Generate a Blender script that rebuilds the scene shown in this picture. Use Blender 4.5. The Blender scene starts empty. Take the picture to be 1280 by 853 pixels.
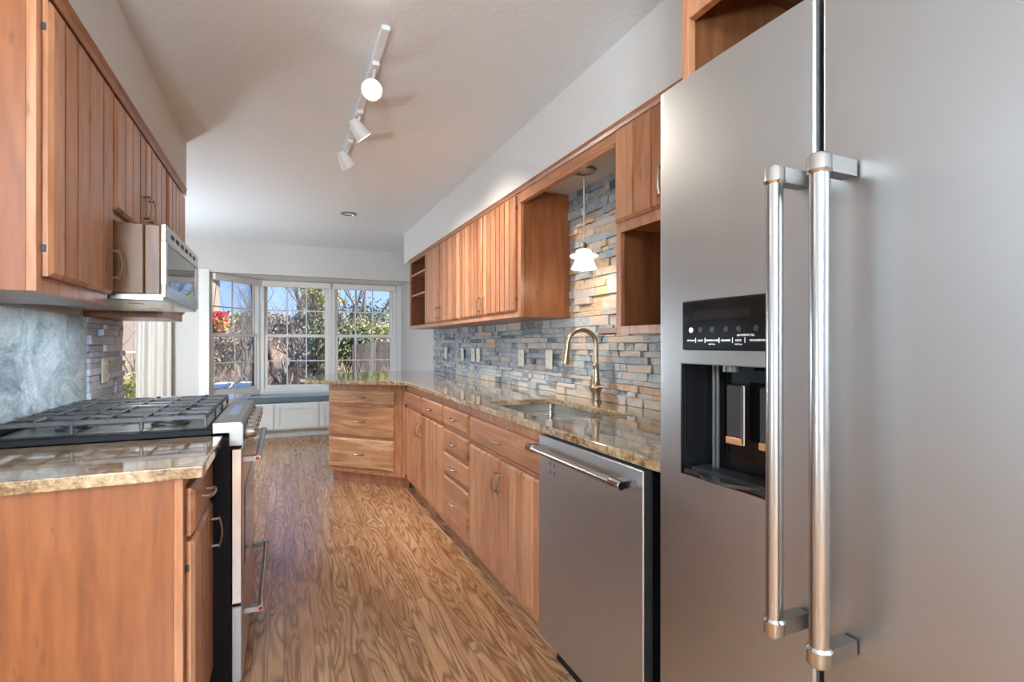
import bpy, bmesh, math, random
from mathutils import Vector, Matrix
random.seed(7)
R = math.radians
C = bpy.context.scene.collection
S = bpy.context.scene

# ------------------------------------------------------------------ camera, world, sun, exposure
cam_d = bpy.data.cameras.new('camera'); cam = bpy.data.objects.new('camera', cam_d); C.objects.link(cam)
cam.location = (0, 0, 1.225); cam.rotation_euler = (R(90), 0, -math.atan(285/640))
cam_d.sensor_width = 36; cam_d.lens = 18.0; cam_d.shift_y = 3/1280; cam_d.clip_start = 0.02; cam_d.clip_end = 300
S.camera = cam
S.view_settings.view_transform = 'Standard'; S.view_settings.look = 'None'
S.view_settings.gamma = 1; S.view_settings.use_curve_mapping = False
S.view_settings.exposure = 0.46
S.cycles.use_denoising = True
S.cycles.max_bounces = 9; S.cycles.diffuse_bounces = 5; S.cycles.glossy_bounces = 4
S.cycles.transparent_max_bounces = 12
S.cycles.sample_clamp_indirect = 6
S.cycles.caustics_reflective = False; S.cycles.caustics_refractive = False

W = bpy.data.worlds.new('sky'); S.world = W; W.use_nodes = True
wn = W.node_tree.nodes; wl = W.node_tree.links
bg = wn['Background']; tc = wn.new('ShaderNodeTexCoord'); sp = wn.new('ShaderNodeSeparateXYZ')
wl.new(tc.outputs['Generated'], sp.inputs[0])
rp = wn.new('ShaderNodeValToRGB'); wl.new(sp.outputs['Z'], rp.inputs[0])
rp.color_ramp.elements[0].position = 0.0; rp.color_ramp.elements[0].color = (.40, .58, .95, 1)
rp.color_ramp.elements[1].position = 0.35; rp.color_ramp.elements[1].color = (.16, .34, .82, 1)
wl.new(rp.outputs[0], bg.inputs[0]); bg.inputs[1].default_value = 1.15

sd = bpy.data.lights.new('sun', 'SUN'); sd.energy = 7.5; sd.angle = R(0.6); sd.color = (1, .95, .86)
sun = bpy.data.objects.new('sun', sd); C.objects.link(sun); sun.location = (12, -6, 12)
sun.rotation_euler = Vector((-.8, .45, -.62)).to_track_quat('-Z', 'Y').to_euler()

LAMP = 1.0     # overall strength of the room's lamps
CEIL_FILLS = [((-.70, -1.15), .8), ((1.9, -2.1), .6), ((-2.4, 1.25), .10), ((-1.75, 5.4), .09)]  # unseen hanging globes, added to brighten the kitchen from off-frame
FLOOR_FILLS = [((-.75, -1.9), 1.35, 1.45), ((-1.5, 5.3), 1.05, .50), ((-2.3, .2), .9, .18)]  # unseen standing globes, added low to lift the ceiling and walls
GLOBE = 170    # radiance of the added fill globes

# ------------------------------------------------------------------ helpers: objects
def tag(o, label=None, cat=None, group=None, kind=None):
    if label: o['label'] = label
    if cat: o['category'] = cat
    if group: o['group'] = group
    if kind: o['kind'] = kind
    return o
def thing(name, label, cat, loc=(0, 0, 0), rz=0, group=None):
    o = bpy.data.objects.new(name, None); C.objects.link(o)
    o.location = loc; o.rotation_euler = (0, 0, rz); o.empty_display_size = .05
    return tag(o, label, cat, group)
def copy_tree(o, parent=None):
    c = o.copy(); C.objects.link(c)
    if parent is not None: c.parent = parent
    for ch in list(o.children): copy_tree(ch, c)
    return c

class MB:
    def __init__(s): s.v = []; s.f = []; s.t = []; s.sm = []; s.M = None
    def add(s, vs, fs, tone=.5, smooth=False):
        n = len(s.v)
        if s.M is not None: vs = [tuple(s.M @ Vector(p)) for p in vs]
        s.v += [tuple(p) for p in vs]
        for f in fs: s.f.append([i+n for i in f]); s.t.append(tone); s.sm.append(smooth)
        return s
    def box(s, x0, x1, y0, y1, z0, z1, c=.0015, tone=.5):
        x0, x1 = min(x0, x1), max(x0, x1); y0, y1 = min(y0, y1), max(y0, y1); z0, z1 = min(z0, z1), max(z0, z1)
        c = min(c, (x1-x0)*.45, (y1-y0)*.45, (z1-z0)*.45)
        if c <= 0:
            vs = [(x, y, z) for x in (x0, x1) for y in (y0, y1) for z in (z0, z1)]
            fs = [(0,1,3,2),(4,6,7,5),(0,4,5,1),(2,3,7,6),(0,2,6,4),(1,5,7,3)]
            return s.add(vs, fs, tone)
        X, Y, Z = (x0, x1), (y0, y1), (z0, z1)
        vs = []; idx = {}
        for i in (0, 1):
            for j in (0, 1):
                for k in (0, 1):
                    sx, sy, sz = (1, -1)[i]*c, (1, -1)[j]*c, (1, -1)[k]*c
                    idx[i,j,k,0] = len(vs); vs.append((X[i], Y[j]+sy, Z[k]+sz))
                    idx[i,j,k,1] = len(vs); vs.append((X[i]+sx, Y[j], Z[k]+sz))
                    idx[i,j,k,2] = len(vs); vs.append((X[i]+sx, Y[j]+sy, Z[k]))
        q = [(0,0),(1,0),(1,1),(0,1)]; fs = []
        for i in (0, 1):
            f = [idx[i,a,b,0] for a, b in q]; fs.append(f if i else f[::-1])
            f = [idx[a,i,b,1] for a, b in q]; fs.append(f[::-1] if i else f)
            f = [idx[a,b,i,2] for a, b in q]; fs.append(f if i else f[::-1])
        for a in (0, 1):
            for b in (0, 1):
                f = [idx[a,b,0,0], idx[a,b,1,0], idx[a,b,1,1], idx[a,b,0,1]]; fs.append(f if (a+b) % 2 else f[::-1])
                f = [idx[a,0,b,0], idx[a,1,b,0], idx[a,1,b,2], idx[a,0,b,2]]; fs.append(f[::-1] if (a+b) % 2 else f)
                f = [idx[0,a,b,1], idx[1,a,b,1], idx[1,a,b,2], idx[0,a,b,2]]; fs.append(f if (a+b) % 2 else f[::-1])
                for k in (0, 1):
                    f = [idx[a,b,k,0], idx[a,b,k,1], idx[a,b,k,2]]; fs.append(f if (a+b+k) % 2 else f[::-1])
        return s.add(vs, fs, tone)
    def tube(s, pts, r, n=10, caps=True, tone=.5, flat=1.0, up=None):
        pts = [Vector(p) for p in pts]; rr = r if isinstance(r, (list, tuple)) else [r]*len(pts)
        ref = None; vs = []; fs = []
        for i, p in enumerate(pts):
            d = (pts[min(i+1, len(pts)-1)] - pts[max(i-1, 0)])
            d = d.normalized() if d.length > 1e-9 else Vector((0, 0, 1))
            if ref is None:
                ref = Vector(up) if up else (Vector((0, 0, 1)) if abs(d.z) < .9 else Vector((1, 0, 0)))
            a = (ref - d*ref.dot(d))
            if a.length < 1e-6: a = d.orthogonal()
            a.normalize(); b = d.cross(a); ref = a
            for k in range(n):
                w = 2*math.pi*k/n
                vs.append(p + a*math.cos(w)*rr[i]*flat + b*math.sin(w)*rr[i])
        for i in range(len(pts)-1):
            for k in range(n):
                k2 = (k+1) % n
                fs.append((i*n+k, i*n+k2, (i+1)*n+k2, (i+1)*n+k))
        s.add(vs, fs, tone, True)
        if caps:
            m = len(s.v) - len(vs)
            s.f.append([m+k for k in range(n)][::-1]); s.t.append(tone); s.sm.append(False)
            s.f.append([m+(len(pts)-1)*n+k for k in range(n)]); s.t.append(tone); s.sm.append(False)
        return s
    def lathe(s, prof, c=(0, 0, 0), n=28, tone=.5, axis=(0, 0, 1)):
        ax = Vector(axis).normalized(); a = ax.orthogonal().normalized(); b = ax.cross(a); c = Vector(c)
        vs = []; fs = []
        for r, z in prof:
            for k in range(n):
                w = 2*math.pi*k/n; vs.append(c + ax*z + (a*math.cos(w) + b*math.sin(w))*max(r, 1e-5))
        for i in range(len(prof)-1):
            for k in range(n):
                k2 = (k+1) % n; fs.append((i*n+k, i*n+k2, (i+1)*n+k2, (i+1)*n+k))
        return s.add(vs, fs, tone, True)
    def prism(s, poly, z0, z1, tone=.5):
        n = len(poly)
        vs = [(x, y, z0) for x, y in poly] + [(x, y, z1) for x, y in poly]
        fs = [tuple(range(n))[::-1], tuple(range(n, 2*n))] + [(i, (i+1) % n, n+(i+1) % n, n+i) for i in range(n)]
        return s.add(vs, fs, tone)
    def extr(s, prof, x0, x1, tone=.5):           # (y,z) profile extruded along x
        n = len(prof)
        vs = [(x0, y, z) for y, z in prof] + [(x1, y, z) for y, z in prof]
        fs = [tuple(range(n)), tuple(range(n, 2*n))[::-1]] + [(i, n+i, n+(i+1) % n, (i+1) % n) for i in range(n)]
        return s.add(vs, fs, tone)
    def build(s, name, mat, parent=None, loc=None, bevel=None, fix=True):
        me = bpy.data.meshes.new(name); me.from_pydata(s.v, [], s.f); me.update()
        at = me.attributes.new('tone', 'FLOAT', 'FACE'); at.data.foreach_set('value', s.t)
        me.polygons.foreach_set('use_smooth', s.sm)
        if fix:
            b = bmesh.new(); b.from_mesh(me); bmesh.ops.recalc_face_normals(b, faces=b.faces); b.to_mesh(me); b.free()
        if any(s.sm): me.set_sharp_from_angle(angle=R(42))
        me.materials.append(mat)
        o = bpy.data.objects.new(name, me); C.objects.link(o)
        if parent is not None: o.parent = parent
        if loc is not None: o.location = loc
        if bevel:
            m = o.modifiers.new('bevel', 'BEVEL'); m.width = bevel; m.segments = 2; m.limit_method = 'ANGLE'; m.angle_limit = R(50)
        return o
def box(name, mat, x0, x1, y0, y1, z0, z1, c=0, parent=None, kind=None, bevel=None):
    o = MB().box(x0, x1, y0, y1, z0, z1, c).build(name, mat, parent, bevel=bevel)
    if kind: o['kind'] = kind
    return o

# ------------------------------------------------------------------ materials
class N:
    def __init__(s, name):
        s.m = bpy.data.materials.new(name); s.m.use_nodes = True
        s.n = s.m.node_tree.nodes; s.l = s.m.node_tree.links; s.p = s.n['Principled BSDF']
    def new(s, t, **k):
        n = s.n.new(t)
        for a, v in k.items():
            if a.startswith('i_'):
                key = a[2:].replace('_', ' ')
                n.inputs[int(key) if key.isdigit() else key].default_value = v
            else: setattr(n, a, v)
        return n
    def link(s, a, b): s.l.new(a, b)
    def set(s, **k):
        for a, v in k.items(): s.p.inputs[a.replace('_', ' ')].default_value = v
        return s
    def math(s, op, a, b=None, clamp=False):
        n = s.new('ShaderNodeMath', operation=op); n.use_clamp = clamp
        for i, x in enumerate((a, b)):
            if x is None: continue
            if isinstance(x, (int, float)): n.inputs[i].default_value = x
            else: s.link(x, n.inputs[i])
        return n.outputs[0]
    def ramp(s, src, stops, interp='LINEAR'):
        n = s.new('ShaderNodeValToRGB'); e = n.color_ramp.elements; n.color_ramp.interpolation = interp
        while len(e) < len(stops): e.new(.5)
        for i, (p, c) in enumerate(stops): e[i].position = p; e[i].color = (*c, 1)
        s.link(src, n.inputs[0]); return n.outputs[0]
    def mix(s, fac, a, b, mode='MIX'):
        n = s.new('ShaderNodeMix', data_type='RGBA', blend_type=mode)
        if isinstance(fac, (int, float)): n.inputs[0].default_value = fac
        else: s.link(fac, n.inputs[0])
        for i, x in ((6, a), (7, b)):
            if isinstance(x, tuple): n.inputs[i].default_value = (*x, 1)
            else: s.link(x, n.inputs[i])
        return n.outputs[2]
    def noise(s, vec, scale, detail=3, rough=.5, dist=0):
        n = s.new('ShaderNodeTexNoise'); n.inputs['Scale'].default_value = scale; n.inputs['Detail'].default_value = detail
        n.inputs['Roughness'].default_value = rough; n.inputs['Distortion'].default_value = dist
        if vec is not None: s.link(vec, n.inputs['Vector'])
        return n.outputs['Fac']
    def coords(s, scale=(1, 1, 1), obj=True, rnd=True, loc=(0, 0, 0)):
        t = s.new('ShaderNodeTexCoord'); m = s.new('ShaderNodeMapping'); m.inputs['Scale'].default_value = scale
        m.inputs['Location'].default_value = loc
        if obj:
            v = t.outputs['Object']
            if rnd:
                oi = s.new('ShaderNodeObjectInfo'); a = s.new('ShaderNodeVectorMath', operation='ADD')
                k = s.math('MULTIPLY', oi.outputs['Random'], 37.0)
                cb = s.new('ShaderNodeCombineXYZ'); [s.link(k, cb.inputs[i]) for i in range(3)]
                s.link(v, a.inputs[0]); s.link(cb.outputs[0], a.inputs[1]); v = a.outputs[0]
        else:
            g = s.new('ShaderNodeNewGeometry'); v = g.outputs['Position']
        s.link(v, m.inputs['Vector']); return m.outputs[0]
    def bump(s, h, strength=.2, dist=.002):
        b = s.new('ShaderNodeBump'); b.inputs['Strength'].default_value = strength; b.inputs['Distance'].default_value = dist
        s.link(h, b.inputs['Height']); s.link(b.outputs[0], s.p.inputs['Normal'])
    def base(s, c): s.link(c, s.p.inputs['Base Color']); return s
def plain(name, col, rough=.5, metal=0, spec=.5):
    n = N(name).set(Base_Color=(*col, 1), Roughness=rough, Metallic=metal); n.p.inputs['Specular IOR Level'].default_value = spec
    return n.m

def wood(name, dark, mid, light, axis='Z', rough=.33, line=.35, knots=True, gs=1.0):
    n = N(name)
    along, across = 1.1*gs, 9.0*gs
    sc = {'Z': (across, across, along), 'X': (along, across, across), 'Y': (across, along, across)}[axis]
    v = n.coords(sc)
    at = n.new('ShaderNodeAttribute'); at.attribute_name = 'tone'
    off = n.new('ShaderNodeVectorMath', operation='ADD')
    cb = n.new('ShaderNodeCombineXYZ'); k = n.math('MULTIPLY', at.outputs['Fac'], 53.0)
    for i in range(3): n.link(k, cb.inputs[i])
    n.link(v, off.inputs[0]); n.link(cb.outputs[0], off.inputs[1]); v = off.outputs[0]
    big = n.noise(v, .9, 2.5, .5, .25)
    fine = n.noise(v, 9, 3, .6)
    w = n.math('SINE', n.math('MULTIPLY', big, 46.0))
    w = n.math('MULTIPLY', n.math('ADD', w, 1.0), .5)
    f = n.math('ADD', n.math('MULTIPLY', big, .55), n.math('MULTIPLY', fine, .38))
    f = n.math('ADD', f, n.math('MULTIPLY', w, line*.36))
    f = n.math('ADD', f, n.math('MULTIPLY', n.math('SUBTRACT', at.outputs['Fac'], .5), .42))
    col = n.ramp(f, [(.22, dark), (.5, mid), (.78, light)])
    if knots:
        sc2 = {'Z': (7, 7, 2.2), 'X': (2.2, 7, 7), 'Y': (7, 2.2, 7)}[axis]
        kn = n.noise(n.coords(sc2, loc=(3, 1, 2)), 2.6, 3, .55)
        km = n.ramp(kn, [(.655, (0, 0, 0)), (.73, (1, 1, 1))])
        col = n.mix(n.math('MULTIPLY', km, .55), col, (dark[0]*.35, dark[1]*.3, dark[2]*.3))
    n.base(col); n.set(Roughness=rough); n.p.inputs['Coat Weight'].default_value = .18; n.p.inputs['Coat Roughness'].default_value = .2
    n.bump(fine, .06, .001)
    return n.m
CH = ((.215, .078, .030), (.39, .158, .070), (.56, .275, .142))
wood_v = wood('cherry_vertical', *CH, axis='Z')
wood_h = wood('cherry_horizontal', *CH, axis='X')
wood_p = wood('cherry_panel', (.12, .034, .010), (.235, .072, .021), (.33, .118, .038), axis='Z', gs=.8, line=.35)
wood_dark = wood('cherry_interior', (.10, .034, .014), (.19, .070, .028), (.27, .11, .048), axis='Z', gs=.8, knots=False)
wood_peg = wood('rustic_cherry_drawer', (.24, .10, .040), (.43, .205, .092), (.66, .42, .24), axis='X', gs=.75, line=.5)

wood_g = wood('golden_brown_wood', (.075, .030, .007), (.155, .068, .019), (.25, .12, .038), axis='Z', gs=.8, rough=.42)

def stainless(name, col=(.50, .49, .47), rough=.3, brush='X', var=.1):
    n = N(name).set(Base_Color=(*col, 1), Metallic=1.0)
    sc = {'X': (3, 3, 260), 'Z': (260, 260, 3), 'Y': (3, 3, 260)}[brush]
    f = n.noise(n.coords(sc, rnd=False), 1.0, 3, .6)
    g = n.noise(n.coords((1, 1, 1), rnd=False), 2.2, 3, .5)
    r = n.math('ADD', n.math('MULTIPLY', f, var), n.math('MULTIPLY', g, var))
    n.link(n.math('ADD', r, rough-var), n.p.inputs['Roughness'])
    n.bump(f, .05, .0006)
    return n.m
steel = stainless('brushed_steel', (.53, .54, .55), rough=.42)
steel_door = stainless('fridge_steel', (.40, .395, .385), rough=.40, var=.12)
steel_bar = stainless('handle_steel', (.42, .41, .40), rough=.24, brush='Z', var=.04)
chrome = plain('polished_steel', (.55, .54, .52), .16, 1)
chrome_dark = plain('dark_steel', (.30, .29, .28), .3, 1)  # darker steel for brackets, burner pan, residue and trim ring
nickel = plain('brushed_nickel', (.46, .37, .29), .32, 1)
bronze = plain('champagne_bronze', (.42, .34, .25), .3, 1)
black_gloss = plain('black_gloss', (.008, .008, .009), .08)
black_sat = plain('black_enamel', (.005, .005, .008), .55, 0, .25)
iron = plain('cast_iron', (.07, .07, .072), .33, .3)
white_p = plain('white_trim_paint', (.76, .75, .72), .45)
ivory = plain('ivory_plastic', (.80, .76, .66), .35)
slot_m = plain('dark_slot', (.05, .05, .05), .6)
red_m = plain('red_badge', (.32, .01, .015), .3)
copper_m = plain('copper_tip', (.62, .33, .14), .35, .6)
cube_paint = plain('seat_panel_paint', (.70, .71, .68), .45)

def wallpaint(name, col, bump=.25, scale=120, rough=.75):
    n = N(name).set(Base_Color=(*col, 1), Roughness=rough)
    n.bump(n.noise(n.coords(obj=False), scale, 3, .6), bump, .003); return n.m
wall_m = wallpaint('wall_paint', (.60, .585, .555))
soffit_m = wallpaint('soffit_paint', (.64, .635, .62))
ceil_m = wallpaint('ceiling_texture', (.74, .79, .83), .5, 45, .85)

def granite():
    n = N('granite'); v = n.coords(obj=False)
    sv = n.coords((1, .45, 1), obj=False)
    a = n.noise(sv, 7, 6, .65, 1.2); b = n.noise(v, 42, 5, .7, .5); c = n.noise(v, 150, 3, .7)
    f = n.math('ADD', n.math('MULTIPLY', a, .38), n.math('MULTIPLY', b, .62))
    col = n.ramp(f, [(.34, (.055, .035, .022)), (.43, (.20, .115, .055)), (.50, (.36, .24, .13)), (.56, (.47, .35, .21)), (.66, (.60, .50, .35))])
    sp = n.ramp(c, [(.30, (.05, .03, .02)), (.42, (1, 1, 1))])
    col = n.mix(.55, col, sp, 'MULTIPLY')
    n.base(col); n.set(Roughness=.07); n.p.inputs['Specular IOR Level'].default_value = .8; n.p.inputs['Coat Weight'].default_value = .5; n.p.inputs['Coat Roughness'].default_value = .035; n.p.inputs['Coat IOR'].default_value = 1.6
    return n.m
granite_m = granite()

def granite_edge():
    n = N('chiselled_granite'); v = n.coords(obj=False)
    b = n.noise(v, 60, 5, .7, .6)
    n.base(n.ramp(b, [(.32, (.06, .03, .012)), (.46, (.28, .16, .06)), (.56, (.48, .32, .14)), (.68, (.62, .48, .28))]))
    n.set(Roughness=.2); return n.m

def floor_mat():
    n = N('oak_floor')
    g = n.new('ShaderNodeNewGeometry'); sx = n.new('ShaderNodeSeparateXYZ'); n.link(g.outputs['Position'], sx.inputs[0])
    cb = n.new('ShaderNodeCombineXYZ'); n.link(sx.outputs['X'], cb.inputs[1])
    row = n.math('FLOOR', n.math('DIVIDE', sx.outputs['X'], .0572))
    wn_ = n.new('ShaderNodeTexWhiteNoise', noise_dimensions='1D'); n.link(row, wn_.inputs['W'])
    n.link(n.math('ADD', sx.outputs['Y'], n.math('MULTIPLY', wn_.outputs['Value'], 1.05)), cb.inputs[0])
    br = n.new('ShaderNodeTexBrick'); n.link(cb.outputs[0], br.inputs['Vector'])
    br.offset = 0; br.offset_frequency = 2; br.squash = 1
    br.inputs['Scale'].default_value = 1; br.inputs['Brick Width'].default_value = 1.05; br.inputs['Row Height'].default_value = .0572
    br.inputs['Mortar Size'].default_value = .0011; br.inputs['Mortar Smooth'].default_value = .2; br.inputs['Bias'].default_value = 0
    br.inputs['Color1'].default_value = (0, 0, 0, 1); br.inputs['Color2'].default_value = (1, 1, 1, 1); br.inputs['Mortar'].default_value = (.5, .5, .5, 1)
    rnd = n.new('ShaderNodeSeparateColor'); n.link(br.outputs['Color'], rnd.inputs[0]); rv = rnd.outputs[0]
    o = n.math('MULTIPLY', rv, 91.0)
    c2 = n.new('ShaderNodeCombineXYZ')
    n.link(n.math('ADD', n.math('MULTIPLY', sx.outputs['X'], 9.5), o), c2.inputs[0])
    n.link(n.math('ADD', n.math('MULTIPLY', sx.outputs['Y'], 1.15), o), c2.inputs[1])
    n.link(o, c2.inputs[2])
    c3 = n.new('ShaderNodeCombineXYZ'); n.link(n.math('MULTIPLY', sx.outputs['X'], 130.0), c3.inputs[0]); n.link(n.math('MULTIPLY', sx.outputs['Y'], 3.5), c3.inputs[1]); n.link(o, c3.inputs[2])
    big = n.noise(c2.outputs[0], 1.0, 1.6, .35, .5)
    fine = n.noise(c3.outputs[0], 1.0, 3, .6)
    w = n.math('SINE', n.math('MULTIPLY', big, 88.0))
    w = n.math('MULTIPLY', n.math('ADD', w, 1.0), .5)
    w = n.math('POWER', w, 2.0)
    f = n.math('ADD', n.math('MULTIPLY', fine, .35), n.math('MULTIPLY', rv, .34))
    f = n.math('ADD', f, n.math('MULTIPLY', big, .32))
    col = n.ramp(f, [(.28, (.43, .205, .090)), (.52, (.56, .305, .150)), (.80, (.68, .42, .235))])
    col = n.mix(n.math('MULTIPLY', n.math('MULTIPLY', w, .80), n.math('ADD', .36, fine)), col, (.15, .050, .016))
    col = n.mix(br.outputs['Fac'], col, (.12, .045, .018))
    n.base(col); n.link(n.math('ADD', n.math('MULTIPLY', fine, .14), .20), n.p.inputs['Roughness'])
    n.bump(n.math('SUBTRACT', 1.0, br.outputs['Fac']), .25, .0012)
    n.p.inputs['Coat Weight'].default_value = .15; n.p.inputs['Coat Roughness'].default_value = .2
    return n.m
floor_m = floor_mat()

def stone_mat(name, stops, rough=.55):
    n = N(name); at = n.new('ShaderNodeAttribute'); at.attribute_name = 'tone'
    v = n.coords((1, 1, 1.6), obj=False)
    a = n.noise(v, 22, 5, .65, .8)
    f = n.math('ADD', at.outputs['Fac'], n.math('MULTIPLY', n.math('SUBTRACT', a, .5), .95))
    col = n.ramp(f, stops)
    b = n.noise(v, 90, 4, .7)
    col = n.mix(.45, col, n.ramp(b, [(.3, (.45, .45, .45)), (.65, (1.1, 1.1, 1.1))]), 'MULTIPLY')
    n.base(col); n.set(Roughness=rough)
    n.bump(n.math('ADD', a, n.math('MULTIPLY', b, .4)), .5, .006); return n.m
stone_m = stone_mat('ledger_stone', [(0, (.13, .13, .14)), (.18, (.28, .32, .36)), (.36, (.40, .46, .50)), (.50, (.55, .52, .48)),
                                     (.62, (.60, .48, .40)), (.76, (.62, .46, .28)), (.88, (.52, .31, .20)), (1, (.66, .58, .50))])
stone_grey = stone_mat('grey_ledger_stone', [(0, (.30, .34, .40)), (.4, (.52, .58, .68)), (.75, (.66, .73, .82)), (1, (.72, .75, .78))])

def slate():
    n = N('slate_slab'); v = n.coords((1, .6, 1), obj=False)
    a = n.noise(v, 5, 7, .7, 1.4); b = n.noise(v, 40, 4, .7, 1)
    f = n.math('ADD', n.math('MULTIPLY', a, .75), n.math('MULTIPLY', b, .25))
    n.base(n.ramp(f, [(.36, (.14, .20, .24)), (.47, (.32, .42, .475)), (.55, (.50, .61, .67)), (.66, (.78, .85, .88))]))
    n.set(Roughness=.3); n.bump(f, .35, .006); return n.m
slate_m = slate()

def glass():
    m = bpy.data.materials.new('window_glass'); m.use_nodes = True; t = m.node_tree; t.nodes.clear()
    o = t.nodes.new('ShaderNodeOutputMaterial'); mx = t.nodes.new('ShaderNodeMixShader'); tr = t.nodes.new('ShaderNodeBsdfTransparent')
    gl = t.nodes.new('ShaderNodeBsdfGlossy'); gl.inputs['Roughness'].default_value = .02; fr = t.nodes.new('ShaderNodeFresnel'); fr.inputs[0].default_value = 1.35
    t.links.new(fr.outputs[0], mx.inputs[0]); t.links.new(tr.outputs[0], mx.inputs[1]); t.links.new(gl.outputs[0], mx.inputs[2]); t.links.new(mx.outputs[0], o.inputs[0])
    return m
glass_m = glass()
def emit(name, col, st):
    n = N(name); n.set(Base_Color=(.9, .9, .9, 1)); n.p.inputs['Emission Color'].default_value = (*col, 1); n.p.inputs['Emission Strength'].default_value = st
    return n.m
bulb_m = emit('lit_bulb', (1, .96, .9), 6); shade_m = emit('lit_frosted_glass', (1, .94, .84), .55); panel_m = emit('lit_ceiling_diffuser', (1, .97, .93), 3)

# ------------------------------------------------------------------ room shell
CZ = 2.453; BY = 6.95
XL = -3.4; YR = -2.8; XR = 1.57
def struct(name, mat, *b): return box(name, mat, *b, kind='structure')
struct('floor', floor_m, XL-.12, 2.9, YR-.12, 7.75, -.06, 0)
struct('ceiling', ceil_m, XL-.12, 2.9, YR-.12, BY+.12, CZ, CZ+.10)
struct('wall_right', wall_m, XR+.012, XR+.14, -.20, 7.72, 0, CZ)
struct('wall_right_rear', wall_m, 2.7, 2.82, YR, -.20, 0, CZ)
struct('wall_return', wall_m, XR+.14, 2.7, -.20, -.08, 0, CZ)
struct('wall_left_kitchen', wall_m, -.98, -.862, 1.55, 3.66, 0, CZ)
# back wall: patio door opening X -2.55..-1.28, bay opening X -.82..1.57
m = MB(); m.box(XL-.12, -2.55, BY, BY+.12, 0, CZ, 0); m.box(-2.55, -1.28, BY, BY+.12, 2.06, CZ, 0); m.box(-1.28, -.86, BY, BY+.12, 0, CZ, 0)
m.box(-.86, XR+.14, BY, BY+.12, 2.07, CZ, 0); m.build('wall_back', wall_m)['kind'] = 'structure'
# side wall of the living space with a tall window opening Y .9..2.1
m = MB(); m.box(XL-.12, XL, YR, .9, 0, CZ, 0); m.box(XL-.12, XL, .9, 2.1, 0, .5, 0); m.box(XL-.12, XL, .9, 2.1, 2.15, CZ, 0)
m.box(XL-.12, XL, 2.1, 3.9, 0, CZ, 0); m.box(XL-.12, XL, 3.9, 5.7, 0, .5, 0); m.box(XL-.12, XL, 3.9, 5.7, 2.15, CZ, 0); m.box(XL-.12, XL, 5.7, BY, 0, CZ, 0)
m.build('wall_left', wall_m)['kind'] = 'structure'
m = MB(); m.box(XL-.12, -2.4, YR-.12, YR, 0, CZ, 0); m.box(-2.4, 1.6, YR-.12, YR, 0, .35, 0); m.box(-2.4, 1.6, YR-.12, YR, 2.2, CZ, 0); m.box(1.6, 2.82, YR-.12, YR, 0, CZ, 0)
m.build('wall_rear', wall_m)['kind'] = 'structure'
# soffits (boxed-in bulkheads over the wall cabinets)
struct('wall_soffit_right', soffit_m, 1.24, XR+.03, .95, 5.79, 2.115, CZ)
struct('wall_soffit_left', soffit_m, -.87, -.546, 1.55, 3.675, 2.125, CZ)
# bay: roof board, base, side pieces
bayP = [(-.86, BY), (-.80, BY), (-.29, 7.6), (XR+.14, 7.6), (XR+.14, 7.72), (-.36, 7.72), (-.93, 7.05), (-.93, BY)]
MB().prism([(-.93, BY+.02), (-.93, 7.06), (-.36, 7.75), (XR+.14, 7.75), (XR+.14, BY+.02)], 2.072, 2.16).build('ceiling_bay', white_p)['kind'] = 'structure'
m = MB(); m.prism([(-.29, 7.605), (XR+.01, 7.605), (XR+.01, 7.72), (-.34, 7.72)], 0, .545); m.prism([(-.80, 6.985), (-.29, 7.605), (-.36, 7.70), (-.93, 7.05)], 0, .545)
m.build('wall_bay', white_p)['kind'] = 'structure'
MB().box(-.905, -.80, 6.925, BY+.02, 0, 2.10, .004).build('trim_1', white_p)['kind'] = 'structure'
struct('baseboard_back', white_p, -1.26, -.91, BY-.014, BY, 0, .11)
struct('trim_2', white_p, 1.512, XR+.01, 7.56, 7.604, .54, 2.07)

# windows. local frame: x along width, y outward (0 = inner face), z up
def window(name, W_, z0, z1, cols, loc, rz, shade=True, rail=None, jamb=.045, st=.04):
    t = bpy.data.objects.new(name, None); C.objects.link(t); t.location = loc; t.rotation_euler = (0, 0, rz); t['kind'] = 'structure'
    rail = rail or (z0+z1)/2
    f = MB(); j = jamb
    f.box(0, j, 0, .10, z0, z1, .003); f.box(W_-j, W_, 0, .10, z0, z1, .003)
    f.box(j, W_-j, 0, .10, z1-.03, z1, .003); f.box(j, W_-j, 0, .10, z0, z0+.05, .003); f.box(-.01, W_+.01, -.02, .02, z0-.028, z0-.002, .004)
    f.build('window_frame', white_p, t)
    for nm, a, b, y in (('upper_sash', rail-.02, z1-.03, .055), ('lower_sash', z0+.045, rail+.025, .02)):
        m = MB(); m.box(j, j+st, y, y+.03, a, b, .003); m.box(W_-j-st, W_-j, y, y+.03, a, b, .003)
        m.box(j+st, W_-j-st, y, y+.03, b-.04, b, .003); m.box(j+st, W_-j-st, y, y+.03, a, a+.045, .003)
        o = m.build(nm, white_p, t)
        g = MB(); x0, x1 = j+st, W_-j-st; c0, c1 = a+.045, b-.04
        for i in range(1, cols): x = x0+(x1-x0)*i/cols; g.box(x-.008, x+.008, y+.009, y+.021, c0, c1, .002)
        g.box(x0, x1, y+.010, y+.020, (c0+c1)/2-.008, (c0+c1)/2+.008, .002)
        g.build('muntin', white_p, o)
        MB().box(x0-.004, x1+.004, y+.013, y+.017, c0-.004, c1+.004, 0).build('glass_pane', glass_m, o)
    if shade:
        s = MB(); s.box(.015, W_-.015, -.055, -.006, z1-.085, z1-.004, .006)
        s.build('shade_cassette', white_p, t)
    return t
window('window_2', .895, .572, 2.07, 3, (-.285, 7.605, 0), 0, rail=1.325)
window('window_3', .90, .572, 2.07, 3, (.612, 7.605, 0), 0, rail=1.325)
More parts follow.
